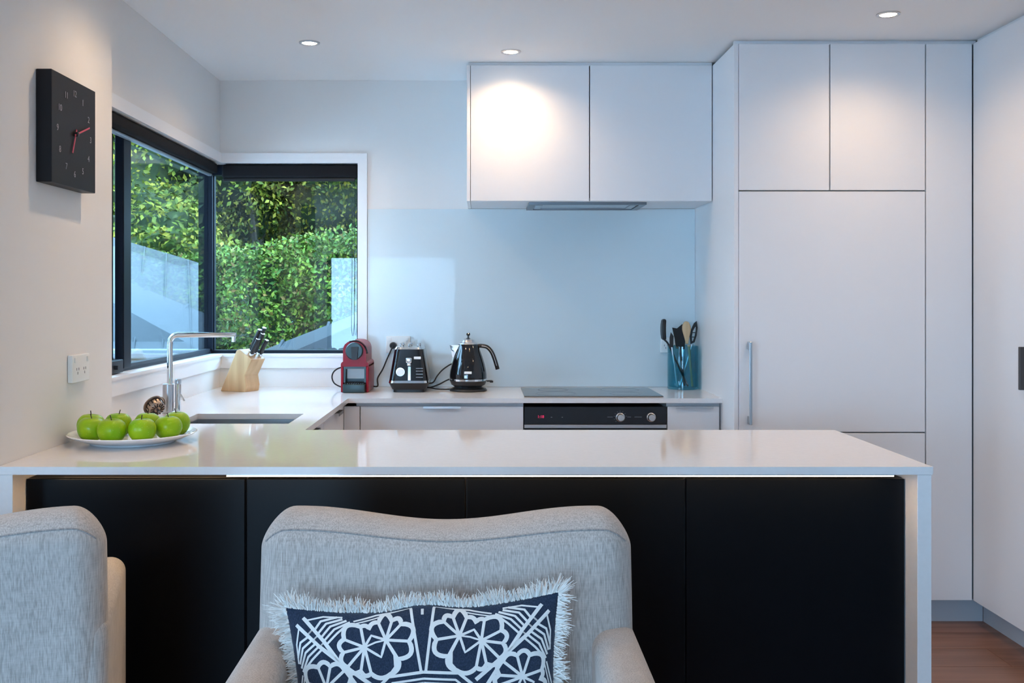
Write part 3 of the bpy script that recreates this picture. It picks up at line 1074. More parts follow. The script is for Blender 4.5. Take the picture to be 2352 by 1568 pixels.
# sink strainer basket leaning by the tap
st = thing('sink_strainer', 'bronze toned sink strainer basket propped beside the tap', 'strainer', (-1.198, 3.640, ZT))
prof = [(0.041, 0.0), (0.041, 0.004), (0.033, 0.003), (0.031, -0.018), (0.026, -0.024), (0.0, -0.025)]
sb = MB().lathe(prof, 32, caps=False)
TR = Matrix.Translation((0, 0, 0.040)) @ Vector((-0.62, 0.60, 0.50)).to_track_quat('Z', 'Y').to_matrix().to_4x4()
sbo = obj('basket', sb.xf(TR), 'bronze', st, smooth=True)
sl = MB()
for k in range(14):
    a = 2 * PI * k / 14
    c_, s_ = math.cos(a), math.sin(a)
    sl.tube([(0.0325 * c_, 0.0325 * s_, -0.001), (0.0318 * c_, 0.0318 * s_, -0.017)], 0.0020, 6)
    sl.tube([(0.0265 * c_, 0.0265 * s_, -0.0248), (0.012 * c_, 0.012 * s_, -0.0258)], 0.0017, 6)
obj('slot', sl.xf(TR), 'black_satin', sbo)
obj('peg', MB().tube([(0, 0, -0.025), (0, 0, -0.040)], [0.004, 0.006], 10).xf(TR), 'steel_dark', st, smooth=True)

# ------------------------------------------------------------------ apples on a plate
PLX, PLY = -1.052, 3.0
pl = thing('serving_plate', 'round white plate holding the green apples on the island', 'plate', (PLX, PLY, ZT))
pp = [(0.0, 0.004), (0.112, 0.004), (0.112, 0.0004), (0.122, 0.0004), (0.126, 0.006), (0.150, 0.012), (0.183, 0.026), (0.186, 0.029), (0.183, 0.031), (0.150, 0.019), (0.125, 0.013), (0.0, 0.012)]
obj('dish', MB().lathe(pp, 64, caps=False), 'ceramic', pl, smooth=True)


def make_apple():
    o = thing('apple', 'green apple', 'apple', (0, 0, 0), 0, 'green apples on the plate')
    prof = []
    for k in range(21):
        t = PI * k / 20
        rr = 0.041 * math.sin(t) ** 0.82 * (1 + 0.07 * math.cos(t) * -1)
        zz = -0.0375 * math.cos(t)
        zz += 0.013 * math.exp(-(rr / 0.011) ** 2) * (1 if t < PI / 2 else -1)
        prof.append((max(rr, 0.0), zz + 0.0375))
    zmin = min(p[1] for p in prof)
    prof = [(r_, z_ - zmin) for r_, z_ in prof]
    skin = MB().lathe(prof, 36, caps=False)
    v2 = []
    for (x, y_, z) in skin.v:
        a = math.atan2(y_, x)
        k = 1 + 0.025 * math.cos(5 * a) * (0.4 + 0.6 * abs(z - 0.035) / 0.035) + 0.015 * math.cos(2 * a + 0.6)
        v2.append((x * k, y_ * k, z))
    skin.v = v2
    obj('flesh', skin, 'apple_skin', o, smooth=True, angle=80)
    zt_ = prof[-1][1]
    obj('stem', MB().tube(smooth_path([(0, 0, zt_ - 0.001), (0.001, 0.0005, zt_ + 0.010), (0.004, 0.002, zt_ + 0.022)], 4), 0.0015, 6), 'bark', o)
    return o


APP = [  # px of centre, depth Y, label
    (213, 2.985, 'green apple at the far left edge of the plate'),
    (232, 2.895, 'green apple in the front row, leftmost of it'),
    (266, 2.880, 'green apple in the front row left of the middle, stem leaning right'),
    (271, 3.045, 'green apple at the back of the plate on the left'),
    (329, 2.885, 'green apple in the middle of the front row'),
    (333, 3.060, 'green apple at the back of the plate near the strainer'),
    (386, 2.915, 'green apple in the front row on the right'),
    (402, 3.010, 'green apple at the far right edge of the plate'),
]
# nudge the apples apart so that they touch without overlapping
pos = [Vector(((px - VX) / F * yy, yy)) for px, yy, _ in APP]
for _ in range(200):
    for i in range(len(pos)):
        for j in range(i):
            d = pos[i] - pos[j]
            if d.length < 0.0845:
                k = (0.0845 - d.length) / 2
                d = d.normalized() * k
                pos[i] += d
                pos[j] -= d
    for i in range(len(pos)):
        d = pos[i] - Vector((PLX, PLY))
        if d.length > 0.126:
            pos[i] -= d.normalized() * (d.length - 0.126)
ap0 = make_apple()
for i, (px, yy, lab) in enumerate(APP):
    o = ap0 if i == 0 else copy_tree(ap0)
    o.location = (pos[i].x, pos[i].y, ZT + 0.0125)
    rise = max(0, (pos[i] - Vector((PLX, PLY))).length - 0.085) * 0.12
    o.location.z += rise
    o.rotation_euler = (random.uniform(-0.05, 0.05), random.uniform(-0.05, 0.05), random.uniform(0, 6.28))
    sc0 = random.uniform(0.96, 1.0)
    o.scale = (sc0, sc0, sc0 * random.uniform(0.97, 1.04))
    o['label'] = lab

# ------------------------------------------------------------------ knife block and knives
KB = thing('knife_block', 'slanted light wood knife block in the worktop corner', 'knife block', (-1.125, 4.66, ZT), math.radians(-24))
# profile in the lean plane (x, z), extruded along y
prof_b = [(-0.085, 0.0), (0.055, 0.0), (0.060, 0.028), (0.052, 0.075), (0.092, 0.150), (0.020, 0.196), (0.006, 0.190)]
kbm = MB().prism(prof_b, -0.052, 0.052, 'y')
body = obj('block', kbm, 'block_wood', KB)
bv = body.modifiers.new('bevel', 'BEVEL')
bv.width, bv.segments = 0.003, 2
lean = Vector((0.46, 0, 0.89)).normalized()
topn = lean
top_a, top_b = Vector((0.092, 0, 0.150)), Vector((0.020, 0, 0.196))
along = (top_b - top_a)
slm = MB()
KN = []
for (u, yy, L) in ((0.30, -0.030, 0.075), (0.62, -0.004, 0.105), (0.40, 0.004, 0.095), (0.66, 0.030, 0.112), (0.22, 0.030, 0.07)):
    p = top_a + along * u
    KN.append((Vector((p.x, yy, p.z)), L))
RZ = Matrix.Rotation(math.radians(-24), 4, 'Z')
KB_M = Matrix.Translation(KB.location) @ RZ
nrm = Vector((along.z, 0, -along.x)).normalized()
if nrm.z < 0:
    nrm = -nrm
kl = ['short black handled knife at the near right of the block', 'long black handled knife in the front of the knife block',
      'black handled knife next to the long one, middle of the block', 'longest black knife sticking out at the back of the block',
      'short black knife at the far right of the block']
for i, (p, L) in enumerate(KN):
    t_ = thing('kitchen_knife', kl[i], 'knife', KB_M @ (p + nrm * 0.0015), math.radians(-24), 'knives in the block')
    q = lean.to_track_quat('Z', 'Y').to_matrix().to_4x4()
    hm = MB()
    vs, fs = rgrid(0.0105, 0.0075, L / 2, 0.006, 3, 5)
    hm.add([(x + 0.004 * math.sin((z / L + 0.5) * PI) * -1, y_, z + L / 2 + 0.012) for x, y_, z in vs], fs)
    obj('handle', hm.xf(q), 'black_satin', t_, smooth=True)
    obj('bolster', B(-0.0102, 0.0102, -0.0065, 0.0065, 0.0006, 0.0125, r=0.002).xf(q), 'chrome', t_, smooth=True)
    obj('end_cap', B(-0.0105, 0.0075, -0.0068, 0.0068, L + 0.0125, L + 0.0165, r=0.0015).xf(q), 'chrome', t_, smooth=True)

# ------------------------------------------------------------------ coffee machine
cmx, cmy = (815 - VX) / 502, 4.575
cf = thing('coffee_machine', 'small red capsule coffee machine with black front', 'coffee machine', (cmx, cmy, ZT))
W2 = 0.0635


def arch(w, z0, z1, rr, n_=6):
    pts = [(-w, z0), (w, z0)]
    for k in range(n_ + 1):
        a = PI / 2 * k / n_
        pts.append((w - rr + rr * math.cos(a), z1 - rr + rr * math.sin(a)))
    for k in range(n_ + 1):
        a = PI / 2 + PI / 2 * k / n_
        pts.append((-w + rr + rr * math.cos(a), z1 - rr + rr * math.sin(a)))
    return pts


shell = MB()
# lower body: two cheeks, top bridge and rear block
shell.box(-W2, -W2 + 0.012, 0.0, 0.23, 0.001, 0.128, r=0.004)
shell.box(W2 - 0.012, W2, 0.0, 0.23, 0.001, 0.128, r=0.004)
shell.prism(arch(W2, 0.118, 0.142, 0.016), 0.0, 0.23)
shell.box(-W2 + 0.011, W2 - 0.011, 0.075, 0.23, 0.001, 0.125)
up = obj('shell', shell, 'red_plastic', cf, smooth=True)
hd = MB().prism(arch(0.0525, 0.138, 0.236, 0.042, 8), -0.006, 0.225)
obj('head', hd, 'red_plastic', cf, smooth=True)
dk = MB().lathe([(0.040, 0.0), (0.040, -0.012), (0.036, -0.018), (0.0, -0.019)], 32, (0, -0.0062, 0.190), 'y')
dko = obj('front_cap', dk, 'plastic_teal', cf, smooth=True)
obj('nozzle', MB().prism([(-0.012, -0.030), (0.012, -0.030), (0.016, 0.028), (-0.016, 0.028)], -0.040, -0.0255).xf(Matrix.Translation((0.004, 0, 0.182))), 'black_satin', cf)
obj('lever', MB().tube([(-0.030, 0.0, 0.222)] + [(0.056 * math.cos(a), -0.002, 0.178 + 0.058 * math.sin(a)) for a in [PI * 0.62 - PI * 0.62 * k / 10 for k in range(11)]], 0.005, 8), 'black_gloss', cf, smooth=True)
ins = MB()
ins.box(-W2 + 0.0125, W2 - 0.0125, 0.060, 0.0745, 0.045, 0.118)
ins.box(-W2 + 0.0125, -W2 + 0.020, 0.004, 0.060, 0.045, 0.118).box(W2 - 0.020, W2 - 0.0125, 0.004, 0.060, 0.045, 0.118)
ins.box(-W2 + 0.020, W2 - 0.020, 0.004, 0.060, 0.108, 0.118)
obj('niche', ins, 'plastic_teal', cf)
obj('back_plate', B(-0.041, 0.041, 0.050, 0.0595, 0.060, 0.1075), 'silver_panel', cf)
dt = obj('drip_tray', MB().box(-W2 + 0.013, W2 - 0.013, -0.030, 0.0745, 0.0012, 0.040, r=0.004), 'plastic_teal', cf, smooth=True)
gr = MB()
for k in range(9):
    xx = -0.040 + 0.010 * k
    gr.box(xx - 0.003, xx + 0.003, -0.024, 0.055, 0.0402, 0.0445)
obj('grille_bar', gr, 'black_satin', dt)
pz = 1.34 - (793 - VY) / 475 - ZT
px_ = (903 - VX) / 475 - cmx
plug_y = YW - 0.0182 - cmy
cordp = smooth_path([(px_, plug_y - 0.035, pz - 0.004), (px_ - 0.020, plug_y - 0.05, pz - 0.05), (px_ - 0.045, plug_y - 0.06, pz - 0.11), (px_ - 0.07, plug_y - 0.06, pz - 0.155), (0.085, 0.19, 0.014), (0.06, 0.21, 0.010)], 8)
obj('cord', MB().tube(cordp, 0.0035, 8), 'black_matt', cf, smooth=True)
loop = smooth_path([(-0.062, 0.20, 0.098), (-0.095, 0.19, 0.100), (-0.122, 0.18, 0.082), (-0.130, 0.175, 0.055), (-0.118, 0.17, 0.028), (-0.09, 0.17, 0.012), (-0.062, 0.17, 0.008)], 8)
obj('cord', MB().tube(loop, 0.0035, 8), 'black_matt', cf, smooth=True)
obj('plug', MB().lathe([(0.0, -0.036), (0.012, -0.034), (0.0165, -0.024), (0.0165, -0.006), (0.014, 0.0)], 20, (px_, plug_y + 0.0003, pz), 'y'), 'black_satin', cf, smooth=True)


# ------------------------------------------------------------------ toaster
def frustum(mb, w0, w1, d0, d1, z0, z1, r, yc=0.0, n_=5):
    """tapered rounded-rectangle solid"""
    def ringpts(w, d, z):
        out = []
        for (sx, sy, a0) in ((1, 1, 0), (-1, 1, PI / 2), (-1, -1, PI), (1, -1, 1.5 * PI)):
            for k in range(n_ + 1):
                a = a0 + PI / 2 * k / n_
                out.append((sx * (w - r) + r * math.cos(a), yc + sy * (d - r) + r * math.sin(a), z))
        return out
    a, b_ = ringpts(w0, d0, z0), ringpts(w1, d1, z1)
    k = len(a)
    fs = [tuple(reversed(range(k))), tuple(range(k, 2 * k))]
    for i in range(k):
        j = (i + 1) % k
        fs.append((i, j, k + j, k + i))
    mb.add(a + b_, fs)
    return mb


ttx, tty = (938.5 - VX) / 502, 4.70
ts = thing('toaster', 'black toaster with chrome trim and round dial', 'toaster', (ttx, tty, ZT))
obj('body', frustum(MB(), 0.090, 0.067, 0.13, 0.115, 0.054, 0.196, 0.03), 'black_gloss', ts, smooth=True)
obj('chrome_band', frustum(MB(), 0.0925, 0.0905, 0.1325, 0.1305, 0.0435, 0.0538, 0.03), 'chrome', ts, smooth=True)
obj('base', frustum(frustum(MB(), 0.078, 0.0925, 0.115, 0.1325, 0.012, 0.0433, 0.03), 0.072, 0.072, 0.11, 0.11, 0.0006, 0.012, 0.02), 'black_satin', ts, smooth=True)
tpm = frustum(MB(), 0.0675, 0.062, 0.1155, 0.11, 0.1965, 0.206, 0.03)
top = obj('top_plate', tpm, 'chrome', ts, smooth=True)
rk = MB()
for sx in (-0.040, 0.0, 0.040):
    rk.tube(smooth_path([(sx, -0.085, 0.206), (sx, -0.080, 0.219), (sx, 0.080, 0.219), (sx, 0.085, 0.206)], 4), 0.0035, 8)
obj('bread_rack', rk, 'chrome', ts, smooth=True)
# details lie on the sloping front (from y=-0.13 at z .054 to y=-0.115 at z .196)


def fy(z):
    return -0.13 + 0.015 * (z - 0.054) / 0.142


obj('lever_track', MB().add([(-0.006 + 0.004, fy(0.056) - 0.0025, 0.056), (0.010, fy(0.056) - 0.0025, 0.056), (0.010, fy(0.118) - 0.0025, 0.118), (-0.002, fy(0.118) - 0.0025, 0.118),
                             (-0.002, fy(0.056) + 0.002, 0.056), (0.010, fy(0.056) + 0.002, 0.056), (0.010, fy(0.118) + 0.002, 0.118), (-0.002, fy(0.118) + 0.002, 0.118)],
                            [(0, 1, 2, 3), (0, 4, 5, 1), (1, 5, 6, 2), (2, 6, 7, 3), (3, 7, 4, 0), (4, 7, 6, 5)]), 'chrome', ts)
obj('lever', MB().box(-0.011, 0.017, fy(0.148) - 0.030, fy(0.148) + 0.002, 0.136, 0.160, r=0.005).box(-0.006, 0.012, fy(0.128) - 0.014, fy(0.128) + 0.002, 0.122, 0.135, r=0.003), 'chrome', ts, smooth=True)
dl = obj('dial', MB().lathe([(0.0175, 0.003), (0.0175, -0.010), (0.0155, -0.012), (0.0, -0.012)], 24, (-0.037, fy(0.094), 0.094), 'y'), 'dial_white', ts, smooth=True)
obj('dial_ring', MB().lathe([(0.0195, 0.003), (0.0195, -0.005), (0.0178, -0.005), (0.0178, 0.003)], 24, (-0.037, fy(0.094), 0.094), 'y', caps=False), 'chrome', ts, smooth=True)
obj('badge', B(0.024, 0.056, fy(0.157) - 0.003, fy(0.157) + 0.001, 0.152, 0.1635, r=0.001, seg=1), 'silver_panel', ts)
lvm = MB()
for z in (0.070, 0.084, 0.098, 0.110):
    lvm.box(0.034, 0.066, fy(z) - 0.0015, fy(z) + 0.001, z - 0.0018, z + 0.0018)
lvo = obj('louvre', lvm, 'oven_legend', ts)
lvo['kind'] = 'stuff'
c1 = smooth_path([(0.080, 0.02, 0.030), (0.105, 0.03, 0.034), (0.125, 0.06, 0.065), (0.155, 0.09, 0.095), (0.20, 0.105, 0.118), (0.24, 0.115, 0.10)], 8)
obj('cord', MB().tube(c1, 0.0034, 8), 'black_matt', ts, smooth=True)

# ------------------------------------------------------------------ kettle
kx, ky = (1075 - VX) / 500, 4.665
kt = thing('kettle', 'black jug kettle with chrome lid and curved handle', 'kettle', (kx, ky, ZT))
obj('power_base', MB().lathe([(0.086, 0.0006), (0.088, 0.004), (0.084, 0.011), (0.066, 0.016), (0.063, 0.021)], 40), 'black_satin', kt, smooth=True)
obj('foot', MB().lathe([(0.064, 0.0212), (0.079, 0.030), (0.0855, 0.048)], 40), 'black_satin', kt, smooth=True)
obj('chrome_ring', MB().lathe([(0.0858, 0.0482), (0.0885, 0.049), (0.0885, 0.0575), (0.087, 0.0585)], 40), 'chrome', kt, smooth=True)
obj('body', MB().lathe([(0.0865, 0.0587), (0.0865, 0.075), (0.084, 0.095), (0.077, 0.125), (0.066, 0.160), (0.055, 0.190), (0.0485, 0.210), (0.045, 0.217)], 48), 'black_gloss', kt, smooth=True, angle=60)
ld = obj('lid', MB().lathe([(0.0452, 0.2172), (0.043, 0.222), (0.033, 0.226), (0.028, 0.236), (0.015, 0.242), (0.0, 0.2425)], 36), 'chrome_satin', kt, smooth=True)
obj('knob', MB().lathe([(0.011, 0.2426), (0.009, 0.2445), (0.0045, 0.247), (0.0045, 0.255), (0.0085, 0.260), (0.009, 0.265), (0.006, 0.269), (0, 0.2695)], 20), 'black_gloss', ld, smooth=True)
# spout: a pouring lip on the left
spo = MB()
for (z, xo, hw) in ((0.125, -0.078, 0.004), (0.16, -0.075, 0.012), (0.19, -0.080, 0.018), (0.213, -0.0865, 0.021)):
    xi = -0.04
    spo.v += [(xi, -hw - 0.004, z), (xo, 0, z), (xi, hw + 0.004, z)]
for k in range(3):
    a = k * 3
    spo.f += [(a, a + 1, a + 4, a + 3), (a + 1, a + 2, a + 5, a + 4), (a + 2, a, a + 3, a + 5)]
spo.f += [(2, 1, 0), (9, 10, 11)]
obj('spout', spo, 'chrome', kt)
hp = smooth_path([(0.040, 0, 0.207), (0.062, 0, 0.209), (0.088, 0, 0.203), (0.108, 0, 0.182), (0.122, 0, 0.150), (0.137, 0, 0.100)], 6)
hpm = MB().tube(hp, 0.0095, 12)
hpm.v = [(x, y_ * 1.25, z) for x, y_, z in hpm.v]
hdl = obj('handle', hpm, 'black_satin', kt, smooth=True)
obj('grip_line', MB().tube([(p[0] * 1.0, -0.0118, p[2]) for p in hp[6:-2]], 0.0016, 6), 'chrome_satin', hdl)
obj('switch', MB().box(0.086, 0.112, -0.006, 0.006, 0.042, 0.049, r=0.002).box(0.100, 0.116, -0.007, 0.007, 0.038, 0.047, r=0.002), 'black_satin', kt, smooth=True)
obj('badge', B(-0.017, 0.017, -0.0905, -0.083, 0.0845, 0.0955, r=0.001, seg=1), 'silver_panel', kt)
obj('gauge_window', B(-0.017, -0.003, -0.0905, -0.0835, 0.064, 0.078, r=0.001, seg=1), 'steel', kt)
c2 = smooth_path([(-0.07, 0.01, 0.006), (-0.11, 0.02, 0.005), (-0.15, 0.03, 0.006), (-0.18, 0.05, 0.010), (-0.20, 0.09, 0.008)], 8)
obj('cord', MB().tube(c2, 0.0034, 8), 'black_matt', kt, smooth=True)
c3 = smooth_path([(-0.05, 0.10, 0.060), (-0.10, 0.10, 0.042), (-0.14, 0.09, 0.022), (-0.175, 0.08, 0.010), (-0.19, 0.10, 0.0065)], 8)
obj('cord', MB().tube(c3, 0.0034, 8), 'black_matt', kt, smooth=True)

# ------------------------------------------------------------------ utensil jar
jx, jy, jr, jh = 0.945, 4.762, 0.0725, 0.205
ja = thing('utensil_jar', 'teal glass jar of cooking utensils beside the cooktop', 'jar', (jx, jy, ZT))
obj('glass', MB().lathe([(0.0, 0.0006), (jr - 0.003, 0.0006), (jr, 0.004), (jr, jh - 0.002), (jr - 0.002, jh), (jr - 0.004, jh - 0.002), (jr - 0.004, 0.014), (jr - 0.010, 0.010), (0.0, 0.010)], 48, caps=False), 'teal_glass', ja, smooth=True)


def utensil(name, label, base, tip, r=0.0045):
    t_ = thing(name, label, 'utensil', (jx + base[0], jy + base[1], ZT + 0.011), 0, 'utensils in the teal jar')
    d = Vector((tip[0] - base[0], tip[1] - base[1], tip[2] - 0.011))
    return t_, d


def Pz(px, py, Y):
    s = F / Y
    return Vector(((px - VX) / s - jx, Y - jy, CAMZ - (py - VY) / s - ZT))


# ladle, seen edge on at the left
p0, p1 = Pz(1580, 885, 4.75), Pz(1536, 792, 4.73)
t_, d = utensil('ladle', 'black ladle with upright bowl at the left of the jar', p0, p1)
loc = Vector((p0.x, p0.y, 0.011))
q0 = Pz(1524, 778, 4.73) - loc
q1 = Pz(1524, 735, 4.73) - loc
obj('shaft', MB().tube(smooth_path([(0, 0, 0.003), d * 0.5, d, q0], 6), 0.0045, 8), 'black_satin', t_, smooth=True)
lb = MB()
vs, fs = rgrid(0.009, 0.034, 0.050, 0.009, 3, 5)
for x, y_, z in vs:
    k = math.sqrt(max(0.05, 1 - (abs(z) / 0.052) ** 2.4))
    lb.v.append((q0.x + 0.002 + x - 0.004 * (1 - (z / 0.05) ** 2), q0.y + y_ * (0.25 + 0.75 * k), q0.z + 0.044 + z))
lb.f += fs
obj('bowl', lb, 'black_satin', t_, smooth=True)
# spatula
p0, p1 = Pz(1572, 885, 4.77), Pz(1562, 800, 4.77)
t_, d = utensil('spatula', 'wide black slotted turner in the middle of the jar', p0, p1)
loc = Vector((p0.x, p0.y, 0.011))
obj('shaft', MB().tube([(0, 0, 0.003), d * 1.02], 0.005, 8), 'black_satin', t_, smooth=True)
pts = [Pz(*q, 4.77) - loc for q in ((1553, 800), (1572, 802), (1574, 778), (1567, 744), (1555, 754), (1544, 752), (1549, 775))]
obj('blade', MB().prism([(p.x, p.z) for p in pts], pts[0].y - 0.003, pts[0].y + 0.003, 'y'), 'black_matt', t_)
# small fork shaped tool
p0, p1 = Pz(1556, 886, 4.72), Pz(1543, 796, 4.72)
t_, d = utensil('pasta_fork', 'short black handled tool between ladle and turner', p0, p1)
loc = Vector((p0.x, p0.y, 0.011))
obj('shaft', MB().tube([(0, 0, 0.003), d], 0.004, 8), 'steel', t_, smooth=True)
pts = [Pz(*q, 4.72) - loc for q in ((1538, 797), (1546, 797), (1547, 772), (1541, 763), (1538, 775))]
obj('head', MB().prism([(p.x, p.z) for p in pts], pts[0].y - 0.004, pts[0].y + 0.004, 'y'), 'black_satin', t_)
# wooden spoon
p0, p1 = Pz(1590, 872, 4.735), Pz(1582, 792, 4.735)
t_, d = utensil('wooden_spoon', 'pale wooden spoon in the teal jar', p0, p1)
loc = Vector((p0.x, p0.y, 0.011))
obj('shaft', MB().tube([(0, 0, 0.003), d * 0.6, d], [0.005, 0.005, 0.007], 10), 'spoon_wood', t_, smooth=True)
c = Pz(1577, 764, 4.735) - loc
sm_ = MB()
vs, fs = rgrid(0.021, 0.006, 0.054, 0.006, 3, 6)
for x, y_, z in vs:
    tt = (z + 0.054) / 0.108
    k = 0.32 + 0.68 * max(0.0, min(1.0, (tt - 0.05) / 0.55)) ** 1.2
    if tt > 0.7:
        k *= math.sqrt(max(0.06, 1 - ((tt - 0.7) / 0.31) ** 2))
    sm_.v.append((c.x + x * k + 0.004 * (0.5 - tt), c.y + y_, c.z + z))
sm_.f += fs
obj('spoon_head', sm_, 'spoon_wood', t_, smooth=True)
# slotted spoon at the right
p0, p1 = Pz(1562, 884, 4.79), Pz(1590, 790, 4.79)
t_, d = utensil('slotted_spoon', 'black slotted spoon leaning right in the jar', p0, p1)
loc = Vector((p0.x, p0.y, 0.011))
obj('shaft', MB().tube([(0, 0, 0.003), d], 0.0045, 8), 'steel', t_, smooth=True)
outl = [(1586, 790), (1584, 772), (1587, 757), (1594, 742), (1600, 737), (1602, 752), (1600, 770), (1595, 786)]
inn = [(1589, 784), (1589, 772), (1591, 760), (1596, 751), (1598, 750), (1598, 758), (1596, 770), (1592, 782)]
po = [Pz(*q, 4.79) - loc for q in outl]
pi_ = [Pz(*q, 4.79) - loc for q in inn]
rm_ = MB()
k = len(po)
for yo in (-0.004, 0.004):
    rm_.v += [(p.x, p.y + yo, p.z) for p in po] + [(p.x, p.y + yo, p.z) for p in pi_]
for i in range(k):
    j = (i + 1) % k
    rm_.f += [(i, j, k + j, k + i), (2 * k + i, 3 * k + i, 3 * k + j, 2 * k + j), (i, 2 * k + i, 2 * k + j, j), (k + i, k + j, 3 * k + j, 3 * k + i)]
sh = obj('rim', rm_, 'black_satin', t_)
mid = MB()
for f_ in (0.3, 0.6):
    a_ = pi_[0].lerp(pi_[4], f_)
    mid.box(a_.x - 0.010, a_.x + 0.010, a_.y - 0.002, a_.y + 0.002, a_.z - 0.002, a_.z + 0.002)
obj('bar', mid, 'black_satin', t_)


# ------------------------------------------------------------------ armchairs
def warp_back(x, y_, z):
    """x across (-.376...376), y thickness, z height .26 ... .92"""
    hz = (z - 0.26) / 0.66
    up_ = max(0.0, (hz - 0.55) / 0.45)
    dip = 0.028 * (1 - math.cos(PI * min(1.0, abs(x) / 0.30))) / 2
    z2 = z - (0.030 - dip) * up_ ** 2 if abs(x) < 0.30 else z - 0.002 * up_ ** 2
    z2 -= 0.030 * max(0.0, (abs(x) - 0.310) / 0.066) ** 2 * up_ ** 3
    x2 = x * (1.0 - 0.015 * hz) + 0.0
    bulge = -0.016 * math.cos(PI / 2 * min(1, abs(x) / 0.376)) * math.sin(PI * min(1, max(0, hz)))
    lean_ = 0.045 * (hz - 0.5)
    return x2, y_ + bulge + lean_, z2


BR = 0.064


def back_off(x, z):
    """distance of the rounded backrest surface from its mid plane"""
    dx, dz = max(0.0, abs(x) - (0.376 - BR)), max(0.0, z - (0.92 - BR))
    return (0.070 - BR) + math.sqrt(max(1e-6, BR * BR - dx * dx - dz * dz))


def make_chair(label):
    c_ = thing('armchair', label, 'armchair', (0, 0, 0), 0, 'grey linen armchairs')
    mb = MB()
    vs, fs = rgrid(0.376, 0.070, 0.33, BR, 8, 30)
    mb.v = [warp_back(x, y_ + 0.25, z + 0.59) for x, y_, z in vs]
    mb.f = fs
    bk = obj('backrest', mb, 'linen', c_, smooth=True, angle=80)
    pth = []
    pr = []
    for q_ in [k / 40 * 2 - 1 for k in range(41)]:
        x = q_ * 0.360
        zz = 0.8885 - 0.016 * max(0, (abs(q_) - 0.88) / 0.12) ** 2
        pth.append(Vector(warp_back(x, 0.25 - back_off(x, zz) - 0.0006, zz)))
        pr.append(Vector(warp_back(x, 0.25 + back_off(x, zz) + 0.0006, zz)))
    obj('piping', MB().tube(pth, 0.0022, 6), 'linen_seam', bk, smooth=True)
    obj('piping', MB().tube(pr, 0.0022, 6), 'linen_seam', bk, smooth=True)
    for s in (-1, 1):
        mb = MB()
        vs, fs = rgrid(0.046, 0.285, 0.30, 0.038, 4, 10)
        for x, y_, z in vs:
            f_ = (y_ + 0.285) / 0.57
            top = max(0.0, z / 0.30)
            mb.v.append((s * 0.330 + x, y_ + 0.025, z + 0.402 - 0.012 * (1 - f_) * top))
        mb.f = fs
        arm = obj('armrest', mb, 'linen', c_, smooth=True, angle=80)
        pa = [(s * 0.366, -0.2565 + 0.001 * 0, 0.20 + 0.44 * k / 12) for k in range(13)]
        pa += [(s * (0.366 - 0.010 * k), -0.2575 + 0.004 * (k == 0), 0.655 + 0.010 * math.sin(k)) for k in range(1, 1)]
        obj('piping', MB().tube([(s * 0.3655, -0.2465, 0.18 + 0.46 * k / 10) for k in range(11)], 0.002, 6), 'linen_seam', arm)
    obj('seat_cushion', B(-0.282, 0.282, -0.245, 0.176, 0.22, 0.312, r=0.035, seg=4), 'linen', c_, smooth=True, angle=80)
    obj('seat_base', B(-0.283, 0.283, -0.235, 0.30, 0.10, 0.2195, r=0.015, seg=2), 'linen', c_, smooth=True, angle=80)
    for sx in (-1, 1):
        for sy in (-0.21, 0.26):
            obj('leg', MB().tube([(sx * 0.32, sy, 0.0), (sx * 0.30, sy, 0.104)], [0.014, 0.02], 12), 'foot_wood', c_, smooth=True)
    return c_


ch1 = make_chair('grey linen armchair facing the viewer with a patterned cushion')
ch1.location = (-0.076, 1.755, 0)
ch2 = copy_tree(ch1)
ch2['label'] = 'grey linen armchair at the left edge with its back to the viewer'
ch2.location = (-1.203, 2.205, 0)
ch2.rotation_euler = (0, 0, math.radians(196))

# ------------------------------------------------------------------ cushion
HS, HSZ = 0.254, 0.238
cu = thing('throw_cushion', 'navy and white flower print cushion with white fringe', 'cushion', (-0.101, 1.818, 0.318))
CM = Matrix.Translation((0, 0, 0.231)) @ Matrix.Rotation(math.radians(-9), 4, 'X') @ Matrix.Rotation(math.radians(-3.2), 4, 'Y')


def csurf(u, v, side=-1):
    """u, v in -1..1 -> local point; side -1 is the front (towards the viewer)"""
    pin = 0.095
    x = HS * u * (1 - pin * (1 - v * v) * abs(u) ** 1.5)
    z = HSZ * v * (1 - pin * (1 - u * u) * abs(v) ** 1.5)
    z += HSZ * 0.055 * max(0.0, v) ** 3 * math.exp(-(u / 0.22) ** 2)
    th = 0.068 * (max(0.0, 1 - u * u) ** 0.55) * (max(0.0, 1 - v * v) ** 0.55)
    wr = 0.0025 * math.sin(7 * u + 2 * v) * (1 - u * u) * (1 - v * v)
    return Vector((x, side * (th + wr), z))


def cnorm(u, v, side):
    e = 0.01
    u, v = max(-0.98, min(0.98, u)), max(-0.98, min(0.98, v))
    a = csurf(u + e, v, side) - csurf(u - e, v, side)
    b_ = csurf(u, v + e, side) - csurf(u, v - e, side)
    n_ = a.cross(b_).normalized()
    if n_.y * side < 0:
        n_ = -n_
    return n_


N = 48
cb = MB()
for side in (-1, 1):
    o_ = len(cb.v)
    for i in range(N + 1):
        for j in range(N + 1):
            uu = math.sin((i / N * 2 - 1) * PI / 2)
            vv_ = math.sin((j / N * 2 - 1) * PI / 2)
            cb.v.append(tuple(CM @ csurf(uu, vv_, side)))
    for i in range(N):
        for j in range(N):
            a = o_ + i * (N + 1) + j
            cb.f.append((a, a + N + 1, a + N + 2, a + 1))
cvr = obj('cover', cb, 'navy', cu, smooth=True, angle=80)


# printed pattern: strips that follow the front of the cushion
def K(x, y_):
    return ((x - 1136) / 991.0, (1210 - y_) / 991.0)


